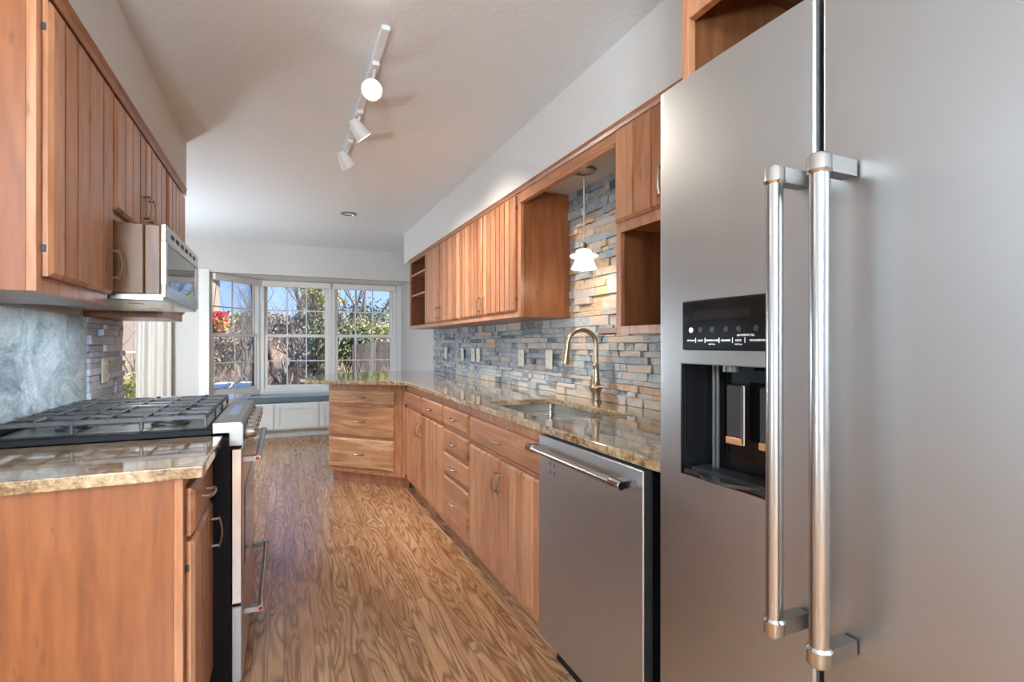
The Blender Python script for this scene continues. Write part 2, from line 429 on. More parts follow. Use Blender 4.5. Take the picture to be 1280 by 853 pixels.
window('window_1', .80, .572, 2.07, 2, (-.795, 6.99, 0), math.atan2(.62, .51), rail=1.325, jamb=.03, st=.04)
window('window_4', 1.2, .5, 2.15, 3, (XL-.02, .9, 0), R(90), shade=False)
window('window_5', 1.8, .5, 2.15, 3, (XL-.02, 3.9, 0), R(90), shade=False)
window('window_6', 4.0, .35, 2.2, 6, (1.6, YR-.02, 0), R(180), shade=False)
# sliding patio door in the back wall
t = bpy.data.objects.new('door_1', None); C.objects.link(t); t.location = (-2.55, BY+.02, 0); t['kind'] = 'structure'
m = MB(); m.box(0, .05, 0, .09, 0, 2.06, .003); m.box(1.22, 1.27, 0, .09, 0, 2.06, .003); m.box(.05, 1.22, 0, .09, 2.01, 2.06, .003); m.box(.05, 1.22, 0, .09, 0, .04, .003); m.build('door_frame', white_p, t)
m = MB(); m.box(.05, .11, .02, .06, .04, 2.01, .003); m.box(1.16, 1.22, .02, .06, .04, 2.01, .003); m.box(.11, 1.16, .02, .06, 1.95, 2.01, .003); m.box(.11, 1.16, .02, .06, .04, .14, .003)
m.box(.11, 1.16, .034, .046, 1.115, 1.14, .002); m.build('door_panel', white_p, t)
MB().box(.105, 1.165, .038, .042, .135, 1.955, 0).build('glass_pane', glass_m, t)

# ------------------------------------------------------------------ cabinets
def pull_mb(L=.1, vert=True, out=.028):
    m = MB(); n = 12; pts = []
    for i in range(n+1):
        a = -1+2*i/n; w = a*L/2; d = -out*(1-.32*a*a) ; pts.append((0, d, w) if vert else (w, d, 0))
    up = (0, 1, 0)
    m.tube(pts, .0058, 8, flat=.55, up=up)
    for sgn in (-1, 1):
        w = sgn*L*.44; dd = -out*(1-.32*.77)
        m.tube([(0, 0, w), (0, dd, w)] if vert else [(w, 0, 0), (w, dd, 0)], .0045, 8)
    return m
def slat_door(W_, H, n, th=.02, ch=.011, g=.0058, seed=0):
    rnd = random.Random(seed); us = [(0, th-ch), (ch, 0)]; tones = []
    m = MB(); bw = []
    for i in range(n): bw.append(rnd.uniform(.75, 1.25))
    tot = sum(bw); acc = 0; cuts = []
    for b in bw[:-1]: acc += b; cuts.append(W_*acc/tot)
    st = [(0, ch*.8), (ch, 0)]; lab = [0]
    for i, c_ in enumerate(cuts): st += [(c_-g, 0), (c_-g*.7, .017), (c_+g*.7, .017), (c_+g, 0)]; lab += [i, i, i, i+1]
    st += [(W_-ch, 0), (W_, ch*.8)]; lab += [n-1, n-1]
    vz = [(0, ch*.8), (ch, 0), (H-ch, 0), (H, ch*.8)]
    tn = [rnd.uniform(.15, .9) for _ in range(n)]
    nu = len(st)
    # front skin, one strip per station so that each board keeps its tone
    for i in range(nu-1):
        seg = min(i, len(lab)-1); cur = 0
        mid = (st[i][0]+st[i+1][0])/2
        for c_ in cuts:
            if mid > c_: cur += 1
        for k in range(3):
            vs = [(st[a][0], -th+min(.0185, max(st[a][1], vz[b][1])), vz[b][0]) for a, b in ((i, k), (i+1, k), (i+1, k+1), (i, k+1))]
            m.add(vs, [(0, 1, 2, 3)], tn[cur])
    d0 = -th+ch*.8
    m.add([(0, d0, 0), (0, 0, 0), (0, 0, H), (0, d0, H)], [(0, 1, 2, 3)], tn[0])
    m.add([(W_, d0, 0), (W_, 0, 0), (W_, 0, H), (W_, d0, H)], [(3, 2, 1, 0)], tn[-1])
    m.add([(0, d0, 0), (W_, d0, 0), (W_, 0, 0), (0, 0, 0)], [(3, 2, 1, 0)], tn[0])
    m.add([(0, d0, H), (W_, d0, H), (W_, 0, H), (0, 0, H)], [(0, 1, 2, 3)], tn[0])
    m.add([(0, 0, 0), (W_, 0, 0), (W_, 0, H), (0, 0, H)], [(3, 2, 1, 0)], tn[0])
    return m
def slab_front(W_, H, th=.02, ch=.012, tone=.5):
    m = MB(); q = ch*.8; d = -th
    vs = [(ch, d, ch), (W_-ch, d, ch), (W_-ch, d, H-ch), (ch, d, H-ch), (0, d+q, 0), (W_, d+q, 0), (W_, d+q, H), (0, d+q, H), (0, 0, 0), (W_, 0, 0), (W_, 0, H), (0, 0, H)]
    fs = [(0, 1, 2, 3), (4, 5, 1, 0), (5, 6, 2, 1), (6, 7, 3, 2), (7, 4, 0, 3), (8, 9, 5, 4), (9, 10, 6, 5), (10, 11, 7, 6), (11, 8, 4, 7), (11, 10, 9, 8)]
    return m.add(vs, fs, tone)
PULLV = PULLH = HINGE = None
def pull(parent, x, z, vert, y=-.02, L=.1):
    key = ('v' if vert else 'h', L)
    if key not in pull.cache: pull.cache[key] = pull_mb(L, vert)
    o = pull.cache[key]
    if isinstance(o, MB): o = pull.cache[key] = o.build('handle', nickel, parent)
    else: o = o.copy(); C.objects.link(o); o.parent = parent
    o.location = (x, y, z); return o
pull.cache = {}
seed = [11]
def cabinet(name, label, loc, rz, W_, D, z0, z1, items, toe=0, frame_m=wood_v, body_m=wood_p, frame=True, opens=(), group=None, cat='cabinet', rail=.035, drawer_m=wood_h):
    t = thing(name, label, cat, (loc[0], loc[1], z0), rz, group)
    H = z1-z0; tk = .10 if toe else 0
    b = MB(); pt = .018
    zt = tk
    b.box(0, pt, .02, D, zt, H, .001); b.box(W_-pt, W_, .02, D, zt, H, .001); b.box(pt, W_-pt, D-.008, D, zt, H, 0)
    b.box(pt, W_-pt, .02, D-.008, zt, zt+pt, 0, .4); toe or b.box(pt, W_-pt, .02, D-.008, H-pt, H, 0, .4)
    b.build('cabinet_body', body_m, t)
    if toe:
        MB().box(.0, W_, toe, toe+.015, 0, tk, .001, .3).build('toe_kick', frame_m, t)
    fr = MB()
    xs = [0, W_]
    fr.box(0, .03, 0, .02, tk, H, .001, .55); fr.box(W_-.03, W_, 0, .02, tk, H, .001, .45)
    fr.box(.03, W_-.03, 0, .02, H-rail, H, .001, .5); fr.box(.03, W_-.03, 0, .02, tk, tk+.032, .001, .6)
    for it in items:
        if it[0] == 'mull': fr.box(it[1], it[2], 0, .0198, tk+.03, H-.03, 0, .5)
        if it[0] == 'rail': fr.box(it[1], it[2], 0, .0197, it[3]-z0, it[4]-z0, 0, .5)
    if items and items[0][0] == 'solid': fr.box(.03, W_-.03, .002, .0185, tk+.03, H-rail+.001, 0, .5)
    fr.build('face_frame', frame_m, t)
    for it in items:
        if it[0] in ('door', 'drawer'):
            kind, x0, x1, a, b_ = it[:5]; a -= z0; b_ -= z0
            seed[0] += 1
            if kind == 'door':
                n, side, hz = it[5:8]
                o = slat_door(x1-x0, b_-a, n, seed=seed[0]).build('door', wood_v, t, (x0, -.0005, a), fix=False)
                if side:
                    pull(o, .028 if side == 'L' else x1-x0-.028, hz-z0-a, True)
                    for zz in (.07, b_-a-.07):
                        hx = x1-x0+.001 if side == 'L' else -.001
                        MB().box(hx-.003, hx+.003, -.008, .001, zz-.009, zz+.009, .001).build('hinge', slot_m, o)
            else:
                o = slab_front(x1-x0, b_-a, tone=random.uniform(.3, .75)).build('drawer', drawer_m, t, (x0, -.0005, a))
                L = it[5] if len(it) > 5 else .1
                if L: pull(o, (x1-x0)/2, (b_-a)/2, False, L=L)
        if it[0] == 'shelf':
            MB().box(.02, W_-.02, .012, D-.01, it[1]-z0-.009, it[1]-z0+.009, .001, .7).build('shelf', wood_h, t)
    return t
RZ = R(-90); LZ = R(90)
FX = .932
# right base run
Yf = 4.25
cabinet('base_cabinet', 'cherry base cabinet with two plank doors under two drawers, next to angled unit', (FX, Yf), RZ, 1.122, .62, 0, .884,
    [('solid',), ('mull', .52, .565), ('rail', .03, 1.09, .69, .725),
     ('drawer', .012, .52, .722, .832, .09), ('drawer', .565, 1.11, .718, .835, .1), ('door', .012, .52, .135, .70, 5, 'R', .585), ('door', .565, 1.11, .135, .70, 5, 'L', .585)], toe=.075)
cabinet('base_cabinet', 'narrow cherry base cabinet with a stack of four drawers', (FX, 3.127), RZ, .497, .62, 0, .884,
    [('solid',), ('rail', .03, .46, .69, .72), ('rail', .03, .46, .54, .57), ('rail', .03, .46, .40, .42), ('drawer', .015, .480, .722, .835, .1), ('drawer', .015, .480, .572, .695, .1), ('drawer', .015, .480, .428, .548, .1), ('drawer', .015, .480, .160, .405, .1)], toe=.075)
cabinet('base_cabinet', 'cherry sink cabinet with two plank doors beside the dishwasher', (FX, 2.629), RZ, .868, .62, 0, .884,
    [('solid',), ('mull', .425, .45), ('rail', .03, .84, .67, .70), ('drawer', .012, .856, .702, .832, .1), ('door', .012, .430, .135, .684, 5, 'R', .575), ('door', .440, .856, .135, .684, 5, 'L', .575)], toe=.075)
# peninsula drawer unit at 45 degrees
A = (.925, 4.262); B = (.364, 4.823)
cabinet('base_cabinet', 'three-drawer rustic cherry cabinet set at an angle below the rounded counter end', (B[0], B[1]), R(-45), .79, .60, 0, .884,
    [('solid',), ('mull', .69, .77), ('drawer', .014, .685, .702, .820, .1), ('drawer', .014, .685, .418, .682, .1), ('drawer', .014, .685, .142, .398, .1)], toe=.06, drawer_m=wood_peg)
# right wall cabinets
UX = 1.24; UZ0, UZ1 = 1.378, 2.113; UD = .325
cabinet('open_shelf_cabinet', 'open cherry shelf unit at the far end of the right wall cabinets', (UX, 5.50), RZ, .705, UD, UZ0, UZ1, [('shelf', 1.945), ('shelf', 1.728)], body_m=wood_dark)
cabinet('wall_cabinet', 'cherry wall cabinet with two plank doors next to the open shelf unit', (UX, 4.793), RZ, 1.055, UD, UZ0, UZ1,
    [('solid',), ('mull', .485, .53), ('door', .012, .488, 1.412, 2.085, 7, 'R', 1.49), ('door', .526, 1.042, 1.412, 2.085, 7, 'L', 1.49)])
cabinet('wall_cabinet', 'cherry wall cabinet with two plank doors beside the hanging pendant', (UX, 3.735), RZ, 1.073, UD, UZ0, UZ1,
    [('solid',), ('mull', .48, .515), ('door', .016, 0.480, 1.412, 2.085, 7, 'R', 1.49), ('door', .512, 1.022, 1.412, 2.085, 7, 'L', 1.49)])
cabinet('wall_cabinet', 'cherry wall cabinet with one short plank door above an open cubby, left of the refrigerator', (UX, 1.738), RZ, .80, UD, 1.262, UZ1,
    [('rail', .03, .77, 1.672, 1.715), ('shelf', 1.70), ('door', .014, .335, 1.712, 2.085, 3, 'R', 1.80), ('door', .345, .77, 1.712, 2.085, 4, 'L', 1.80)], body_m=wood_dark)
MB().box(0, .13, 0, .02, 0, .028, .002).box(0, .13, 0, .03, .002, .006, 0).build('towel_ledge', wood_h)
o = bpy.data.objects['towel_ledge']; o.location = (UX, 1.868, 1.262); o.rotation_euler.z = RZ
tag(o, 'short cherry ledge rail sticking out from the open cubby behind the faucet', 'ledge')
# valance over the sink with moulding
m = MB(); m.box(0, .922, 0, .02, .0, .085, .001); m.box(0, .922, -.010, .0, .0, .018, .003); m.box(0, .922, -.006, 0, .062, .085, .002)
m.build('valance', wood_h, None, (UX, 2.661, 2.028)); o = bpy.data.objects['valance']; o.rotation_euler.z = RZ
tag(o, 'cherry valance board bridging the wall cabinets above the sink', 'valance')
# crown strips
def strip(name, label, x, y, L, rz, z, h=.022, out=.022):
    m = MB(); m.extr([(-out, h), (-.0, h), (0, 0), (-.006, 0), (-.012, h*.5)], 0, L, .3)
    o = m.build(name, wood_h, None, (x, y, z)); o.rotation_euler.z = rz; tag(o, label, 'moulding'); return o
strip('crown_moulding', 'thin cherry moulding along the top of the right wall cabinets', UX-.002, 5.50, 4.56, RZ, 2.092)
strip('crown_moulding', 'thin cherry moulding along the top of the left wall cabinets', -.544, 1.6, 1.945, LZ, 2.103, .03)
# cubby above the fridge
t = thing('fridge_cubby', 'open cherry cubby above the steel refrigerator', 'cabinet', (.85, .932, 1.80), RZ)
m = MB(); m.box(0, .02, .02, .68, 0, .652, .001); m.box(.955, .975, .02, .68, 0, .652, .001); m.box(.02, .955, .67, .68, 0, .652, 0); m.box(.02, .955, .02, .67, .28, .298, 0); m.box(.02, .955, .02, .67, 0, .014, 0)
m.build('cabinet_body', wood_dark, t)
m = MB(); m.box(0, .022, 0, .02, 0, .652, .001); m.box(.953, .975, 0, .02, 0, .652, .001); m.box(.022, .953, 0, .02, .172, .652, .001); m.box(.022, .953, 0, .02, 0, .012, .001)
m.build('face_frame', wood_v, t)
m = MB(); m.box(-.001, .0, .02, .66, 0, .652, 0)
# left wall cabinets
LX = -.548
cabinet('wall_cabinet', 'tall single-door cherry wall cabinet nearest the viewer on the left wall', (LX, 1.602), LZ, .545, .31, 1.352, 2.125,
    [('solid',), ('door', .030, .535, 1.392, 2.082, 5, 'R', 1.49)])
cabinet('wall_cabinet', 'short cherry wall cabinet with two doors above the microwave', (LX, 2.149), LZ, .862, .31, 1.662, 2.125,
    [('solid',), ('mull', .41, .46), ('door', .030, .425, 1.69, 2.082, 4, 'R', 1.785), ('door', .445, .835, 1.69, 2.082, 4, 'L', 1.785)])
cabinet('wall_cabinet', 'cherry wall cabinet at the far end of the left wall beyond the microwave', (LX, 3.013), LZ, .535, .31, 1.352, 2.125,
    [('solid',), ('door', .030, .505, 1.392, 2.082, 5, 'L', 1.49)])
# left base cabinet
cabinet('base_cabinet', 'orange cherry base cabinet with one drawer and one door beside the gas range', (-.237, 1.545), LZ, .445, .61, 0, .884,
    [('solid',), ('rail', .03, .41, .69, .72), ('drawer', .04, .43, .715, .842, .1), ('door', .04, .43, .135, .70, 4, 'R', .60)], toe=.075)
cabinet('base_cabinet', 'cherry base cabinet hidden just past the gas range below the stone wall', (-.237, 2.775), LZ, .78, .61, 0, .884,
    [('solid',), ('drawer', .03, .75, .715, .842, .1), ('door', .03, .38, .135, .70, 4, 'R', .60), ('door', .40, .75, .135, .70, 4, 'L', .60)], toe=.075)

# ------------------------------------------------------------------ countertops
def slab(name, label, outer, hole=None, z=.914, th=.03, chis=False):
    bm = bmesh.new()
    def loop(pts):
        vs = [bm.verts.new((x, y, z-th)) for x, y in pts]
        return [bm.edges.new((vs[i], vs[(i+1) % len(vs)])) for i in range(len(vs))]
    e = loop(outer)
    if hole: e += loop(hole)
    r = bmesh.ops.triangle_fill(bm, edges=e, use_beauty=True)
    fs = [g for g in r['geom'] if isinstance(g, bmesh.types.BMFace)]
    ex = bmesh.ops.extrude_face_region(bm, geom=fs)
    bmesh.ops.translate(bm, verts=[g for g in ex['geom'] if isinstance(g, bmesh.types.BMVert)], vec=(0, 0, th))
    bmesh.ops.recalc_face_normals(bm, faces=bm.faces)
    bmesh.ops.dissolve_limit(bm, angle_limit=R(1), verts=bm.verts, edges=bm.edges)
    me = bpy.data.meshes.new(name); bm.to_mesh(me); bm.free(); me.materials.append(granite_m)
    o = bpy.data.objects.new(name, me); C.objects.link(o)
    b = o.modifiers.new('bevel', 'BEVEL'); b.width = .004; b.segments = 2; b.limit_method = 'ANGLE'; b.angle_limit = R(40)
    return tag(o, label, 'countertop')
def cat(pts, n=6, closed=False):
    out = []
    P = [Vector((*p, 0)) for p in pts]
    for i in range(1, len(P)-2):
        for k in range(n):
            t_ = k/n; a, b, c, d = P[i-1], P[i], P[i+1], P[i+2]
            q = .5*((2*b)+(-a+c)*t_+(2*a-5*b+4*c-d)*t_*t_+(-a+3*b-3*c+d)*t_**3); out.append((q.x, q.y))
    return out
nose = cat([(.86, 4.16), (.60, 4.33), (.30, 4.56), (.15, 4.80), (.155, 5.08), (.36, 5.46), (.78, 5.78), (1.20, 5.88), (1.45, 5.80), (1.60, 5.7)], 5)
outer = [(XR+.01, 1.068), (.90, 1.068), (.90, 4.14)] + nose + [(1.45, 5.80), (XR+.01, 5.79)]
slab('countertop', 'long polished brown granite countertop with rounded far end and sink cutout', outer, [(.985, 1.825), (.985, 2.56), (1.385, 2.56), (1.385, 1.825)])
slab('countertop', 'short brown granite countertop on the left, in front of the gas range', [(-.86, 1.512), (-.188, 1.512), (-.188, 1.986), (-.86, 1.986)], th=.032)
slab('countertop', 'brown granite countertop on the left beyond the gas range', [(-.86, 2.772), (-.188, 2.772), (-.188, 3.57), (-.86, 3.57)], th=.032)

# ------------------------------------------------------------------ stone
def stones(name, label, Xw, sgn, regions, mat, seedv, lit_tone=None):
    rnd = random.Random(seedv); m = MB()
    for (y0, y1, z0, z1) in regions:
        z = z0
        while z < z1-.008:
            h = rnd.choice([.024, .030, .035, .040, .046])
            if z+h > z1-.02: h = z1-z
            y = y0
            while y < y1-.01:
                L = rnd.choice([.05, .07, .10, .13, .16, .20, .26])*rnd.uniform(.85, 1.15)
                if y+L > y1-.03: L = y1-y
                d = rnd.uniform(.007, .030)
                if rnd.random() < .05: d = .002
                w = lit_tone(y, z) if lit_tone else .5
                tone = min(1, max(0, rnd.gauss(w, .15)))
                g = .0007; ge = .005 if rnd.random() < .16 else .0008; e = rnd.uniform(-.002, .002)
                xa, xb = Xw, Xw+sgn*d
                a = m.__class__(); 
                m.box(min(xa, xb), max(xa, xb), y+g, y+L-ge, z+g, z+h-g, .0018, tone)
                # knock the outer corners about so the faces are split, not sawn
                for vi in range(len(m.v)-24, len(m.v)):
                    vx, vy, vz = m.v[vi]
                    if abs(vx-xa) > .005:
                        k = (round(vy*50)*31+round(vz*90)*17+len(m.v)) % 7
                        m.v[vi] = (vx+sgn*(k-3)*.0009+e, vy, vz)
                y += L
            z += h
    o = m.build(name, mat); return tag(o, label, 'stone cladding')
def lit_tone(y, z):  # tan stone near; far sky-blue cast and pendant warmth painted into tone
    w = .34
    if y < 3.2: w += .13*min(1, (3.2-y)/1.0)
    if z > 1.36: w = .60 if z < 1.95 else .30
    return w
stones('stone_cladding', 'split-face ledger stone backsplash on the right wall behind the sink', XR+.0115, -1,
       [(.95, 5.72, .914, 1.262), (.95, 1.74, 1.2622, 1.2622), (1.74, 5.72, 1.2622, 1.377), (1.74, 2.662, 1.3772, 2.114)], stone_m, 5, lit_tone)
stones('stone_cladding', 'grey split-face stone strip at the end of the left kitchen wall', -.8615, 1, [(3.022, 3.60, .914, 1.351)], stone_grey, 9)
o = MB().box(-.8615, -.850, 1.602, 3.018, .914, 1.351, .002).build('slate_panel', slate_m); tag(o, 'smooth blue-grey slate slab on the wall behind the gas range', 'backsplash')

# ------------------------------------------------------------------ sink and faucet
t = thing('kitchen_sink', 'undermount stainless steel sink set in the right granite countertop', 'sink', (1.185, 2.192, .884))
m = MB(); hx, hy, d, th = .205, .372, .21, .004
def rrect(hx, hy, r, n=5):
    P = []
    for cx_, cy_, a0 in ((hx-r, hy-r, 0), (-hx+r, hy-r, 90), (-hx+r, -hy+r, 180), (hx-r, -hy+r, 270)):
        for k in range(n+1): a = R(a0+90*k/n); P.append((cx_+r*math.cos(a), cy_+r*math.sin(a)))
    return P
rings = [(rrect(hx+.02, hy+.02, .03), 0), (rrect(hx, hy, .02), 0), (rrect(hx, hy, .02), -.02), (rrect(hx-.004, hy-.004, .022), -d+.02), (rrect(hx-.02, hy-.02, .02), -d), (rrect(.05, .05, .045), -d-.004), (rrect(.03, .03, .029), -d-.006)]
vs = [(x, y, z) for P, z in rings for x, y in P]; n = len(rings[0][0])
fs = [(i*n+k, i*n+(k+1) % n, (i+1)*n+(k+1) % n, (i+1)*n+k) for i in range(len(rings)-1) for k in range(n)]
m.add(vs, fs, .5, True); o = m.build('basin', stainless('sink_steel', (.55, .52, .47), .28), t, fix=False)
o.modifiers.new('solid', 'SOLIDIFY').thickness = .002
m = MB(); m.lathe([(.0, .004), (.02, .004), (.028, .007), (.042, .006), (.045, 0)], (0, 0, -d-.004)); m.build('drain', chrome, t)

t = thing('kitchen_faucet', 'bronze gooseneck pull-down faucet behind the sink', 'faucet', (1.505, 2.29, .914))
m = MB(); m.lathe([(0, 0), (.030, 0), (.030, .008), (.024, .012), (.023, .05), (.026, .060), (.034, .072), (.036, .078), (.026, .088), (.020, .12), (.0165, .17), (.017, .19), (.019, .195), (.017, .2), (.0135, .205)]); m.build('faucet_base', bronze, t)
pts = [(0, 0, .20), (0, 0, .26), (0, 0, .305)]
dx, dy = -.155, .03; rr = .0775
for i in range(1, 13):
    a = math.pi*i/13*1.02; pts.append((dx/2*(1-math.cos(a)), dy/2*(1-math.cos(a)), .305+.078*math.sin(a)))
m = MB(); m.tube(pts, .0128, 14); m.build('neck', bronze, t)
e = Vector(pts[-1]); f_ = Vector((dx*.10, dy*.1, -.115))
m = MB(); m.tube([e+f_*(-.02), e+f_*.02, e+f_*.12, e+f_*.3, e+f_*.9, e+f_*1.0], [.0135, .0155, .0155, .017, .0225, .0215], 16); m.build('spray_head', bronze, t)
m = MB(); m.tube([(0, 0, .075), (.0, -.04, .085)], [.012, .010], 12); m.tube([(0, -.035, .084), (.0, -.055, .088), (-.0, -.095, .082)], [.011, .008, .004], 10); m.build('lever', bronze, t)

# ------------------------------------------------------------------ outlets on the stone
def outlet(y, label, X=1.549, sgn=-1, wide=.072, z=1.122, style='duplex', grp=None):
    t = thing('outlet_plate', label, 'outlet', (X, y, z), RZ if sgn < 0 else LZ, grp)
    m = MB(); m.box(-wide/2, wide/2, -.008, 0, -.061, .061, .003); m.build('cover_plate', ivory, t)
    m = MB()
    if style == 'duplex': m.box(-.017, .017, -.0095, -.007, .006, .040, .002); m.box(-.017, .017, -.0095, -.007, -.040, -.006, .002)
    else: m.box(-.017, .017, -.0095, -.007, -.034, .034, .002)
    m.build('socket' if style == 'duplex' else 'rocker', ivory, t)
    if style == 'duplex':
        m = MB()
        for zc in (.023, -.023):
            m.box(-.008, -.006, -.0105, -.009, zc-.004, zc+.006, 0); m.box(.006, .008, -.0105, -.009, zc-.004, zc+.006, 0); m.box(-.002, .002, -.0105, -.009, zc-.011, zc-.007, 0)
        m.build('slots', slot_m, t)
    else: MB().box(-.003, .003, -.017, -.009, -.004, .012, .001).build('toggle', ivory, t)
    for zc in (.054, -.054): MB().lathe([(0, .0015), (.003, .001), (.0032, 0)], (0, -.008, zc), 8, axis=(0, -1, 0)).build('screw', nickel, t)
outlet(5.17, 'farthest ivory outlet plate on the stone backsplash, near its end', style='duplex')
outlet(4.63, 'second farthest ivory plate on the stone, alone between the far one and the pair')
outlet(4.325, 'ivory outlet plate forming the farther half of the close pair', wide=.08)
outlet(4.195, 'ivory switch plate forming the nearer half of the close pair', style='rocker', wide=.08)
outlet(3.31, 'ivory outlet plate on the stone between the pair and the faucet', wide=.085)
outlet(2.89, 'ivory switch plate on the stone just left of the faucet', style='rocker', wide=.085)
outlet(3.225, 'ivory outlet plate on the grey stone strip behind the range', X=-.838, sgn=1, z=1.085, wide=.085)

# ------------------------------------------------------------------ dishwasher
t = thing('dishwasher', 'stainless steel dishwasher with a bar handle under the right counter', 'dishwasher', (.915, 1.752, 0), RZ)
m = MB(); m.box(.005, .62, .012, .60, .10, .872, .002); m.build('dishwasher_body', black_sat, t)
m = MB(); m.box(0, .624, -.022, .012, .115, .876, .003); m.build('dishwasher_door', steel, t)
m = MB(); m.box(.01, .61, .05, .065, .0, .10, .002); m.build('toe_kick', black_sat, t)
def bar_handle(parent, p0, p1, out, base_n, r=.011, cap=.055, name='handle', bm=steel_bar):
    p0, p1 = Vector(p0), Vector(p1); d = (p1-p0).normalized(); on_ = Vector(out)
    o = MB().tube([p0+d*cap*.9, p1-d*cap*.9], r, 20).build(name, bm, parent)
    for p, s_ in ((p0, 1), (p1, -1)):
        a = MB(); dd = d*s_
        a.tube([p, p+dd*.004, p+dd*(cap-.006), p+dd*(cap-.004), p+dd*cap], [r*1.0, r*1.22, r*1.22, r*1.30, r*1.05], 20)
        a.build('handle_cap', chrome, o)
        b = MB(); c_ = p+dd*cap*.5
        side = d.cross(on_.normalized()); 
        q = [c_+dd*x*cap*.42+side*y*r*.85 for x, y in ((-1, -1), (1, -1), (1, 1), (-1, 1))]
        vs = q+[v-on_ for v in q]
        b.add(vs, [(0, 1, 2, 3), (7, 6, 5, 4), (0, 4, 5, 1), (1, 5, 6, 2), (2, 6, 7, 3), (3, 7, 4, 0)])
        b.build('handle_bracket', chrome_dark, o)
    return o
bar_handle(t, (.012, -.075, .836), (.60, -.075, .836), (0, -.052, 0), None, r=.0115)
m = MB()
for i in range(2):
    for k in range(2): m.box(.085+i*.03, .10+i*.03, -.0226, -.0215, .775-k*.03, .79-k*.03, 0)
m.build('sticker_residue', chrome_dark, t)

# ------------------------------------------------------------------ refrigerator
t = thing('refrigerator', 'large side-by-side stainless refrigerator with door dispenser on the right', 'refrigerator', (.764, .912, 0), RZ)
m = MB(); m.box(.002, .908, .075, .79, .02, 1.765, .004); m.build('refrigerator_body', plain('fridge_side_grey', (.10, .10, .10), .5, .5), t)
def fdoor(x0, x1, z0, z1, hole=None):
    # slightly bowed skin, built as a grid of strips with an optional opening
    m = MB(); xs = set(); zs = {z0, z1}
    nx = 24; xs = {x0+(x1-x0)*i/nx for i in range(nx+1)} | {x0+.002, x0+.006, x1-.002, x1-.006}
    if hole: xs |= {hole[0], hole[1]}; zs |= {hole[2], hole[3], hole[4], hole[5]}
    xs = sorted(xs); zs = sorted(zs)
    def dep(x):
        u = (x-x0)/(x1-x0); e = min(x-x0, x1-x); r = .008
        rd = r-math.sqrt(max(0, r*r-(r-min(e, r))**2))
        return -.004*(1-(2*u-1)**2)+.002+rd
    for i in range(len(xs)-1):
        for k in range(len(zs)-1):
            if hole:
                xm, zm = (xs[i]+xs[i+1])/2, (zs[k]+zs[k+1])/2
                if hole[0] < xm < hole[1] and (hole[2] < zm < hole[3] or hole[4] < zm < hole[5]): continue
            a, b = xs[i], xs[i+1]; m.add([(a, dep(a), zs[k]), (b, dep(b), zs[k]), (b, dep(b), zs[k+1]), (a, dep(a), zs[k+1])], [(0, 1, 2, 3)], .5, True)
    for z, in ((z0,), (z1,)):
        for i in range(len(xs)-1): m.add([(xs[i], dep(xs[i]), z), (xs[i+1], dep(xs[i+1]), z), (xs[i+1], .07, z), (xs[i], .07, z)], [(0, 1, 2, 3)] if z == z1 else [(3, 2, 1, 0)])
    m.add([(x0, dep(x0), z0), (x0, .07, z0), (x0, .07, z1), (x0, dep(x0), z1)], [(3, 2, 1, 0)])
    m.add([(x1, dep(x1), z0), (x1, .07, z0), (x1, .07, z1), (x1, dep(x1), z1)], [(0, 1, 2, 3)])
    m.add([(x0, .07, z0), (x1, .07, z0), (x1, .07, z1), (x0, .07, z1)], [(3, 2, 1, 0)]) if not hole else None
    return m
dl = fdoor(0, .370, .10, 1.778, (.077, .312, .955, 1.183, 1.211, 1.312)).build('freezer_door', steel_door, t, fix=False)
dr = fdoor(.379, .912, .10, 1.778).build('fresh_food_door', steel_door, t, fix=False)
MB().box(.01, .90, .03, .06, 0, .10, .003).build('base_grille', black_sat, t)
MB().box(.3695, .3795, .055, .075, .1, 1.77, 0).build('door_gasket', black_sat, t)
# dispenser
m = MB(); m.box(.078, .311, -.003, .012, 1.212, 1.311, .002); cp = m.build('control_panel', black_gloss, dl)
m = MB()
x0, x1, z0, z1, dp = .077, .312, .955, 1.183, .062
m.add([(x0, 0, z0), (x1, 0, z0), (x1, 0, z1), (x0, 0, z1), (x0, dp, z0), (x1, dp, z0), (x1, dp, z1), (x0, dp, z1)], [(0, 1, 5, 4), (3, 7, 6, 2), (0, 4, 7, 3), (1, 2, 6, 5), (4, 5, 6, 7)])
m.build('dispenser_recess', black_gloss, dl, fix=False)
m = MB()
for a in ((x0-.002, x0, z0-.002, z1+.002), (x1, x1+.002, z0-.002, z1+.002), (x0, x1, z0-.002, z0), (x0, x1, z1, z1+.002)): m.box(a[0], a[1], -.004, .002, a[2], a[3], 0)
m.build('dispenser_trim', chrome, dl)
m = MB(); m.lathe([(.0, 0), (.085, 0), (.085, .006), (.0, .006)], (.19, .052, z0+.008), 30)
for k in range(9): m.box(x0+.02, x1-.02, .006+k*.006, .008+k*.006, z0+.004, z0+.017, 0)
m.box(x0+.003, x1-.003, .001, .060, z0, z0+.010, .001); m.build('drip_tray', plain('tray_black', (.03, .03, .03), .25, .3), dl)
for cx_ in (.186, .262):
    o = MB().box(cx_-.019, cx_+.019, .026, .034, 1.03, 1.145, .003).build('paddle', plain('paddle_grey', (.025, .025, .027), .35), dl)
    MB().box(cx_-.0205, cx_+.0205, .029, .036, 1.028, 1.147, .003).build('paddle_frame', chrome, o)
    MB().box(cx_-.0185, cx_+.0185, .024, .030, 1.031, 1.044, .001).build('paddle_tip', copper_m, o)
m = MB()
for cx_ in (.118, .128): m.tube([(cx_, .045, z0+.01), (cx_, .045, z1)], .004, 10)
m.tube([(.19, .02, z1-.012), (.19, .02, z1)], .02, 14)
m.build('dispenser_chute', plain('smoked_plastic', (.05, .055, .055), .25), dl)
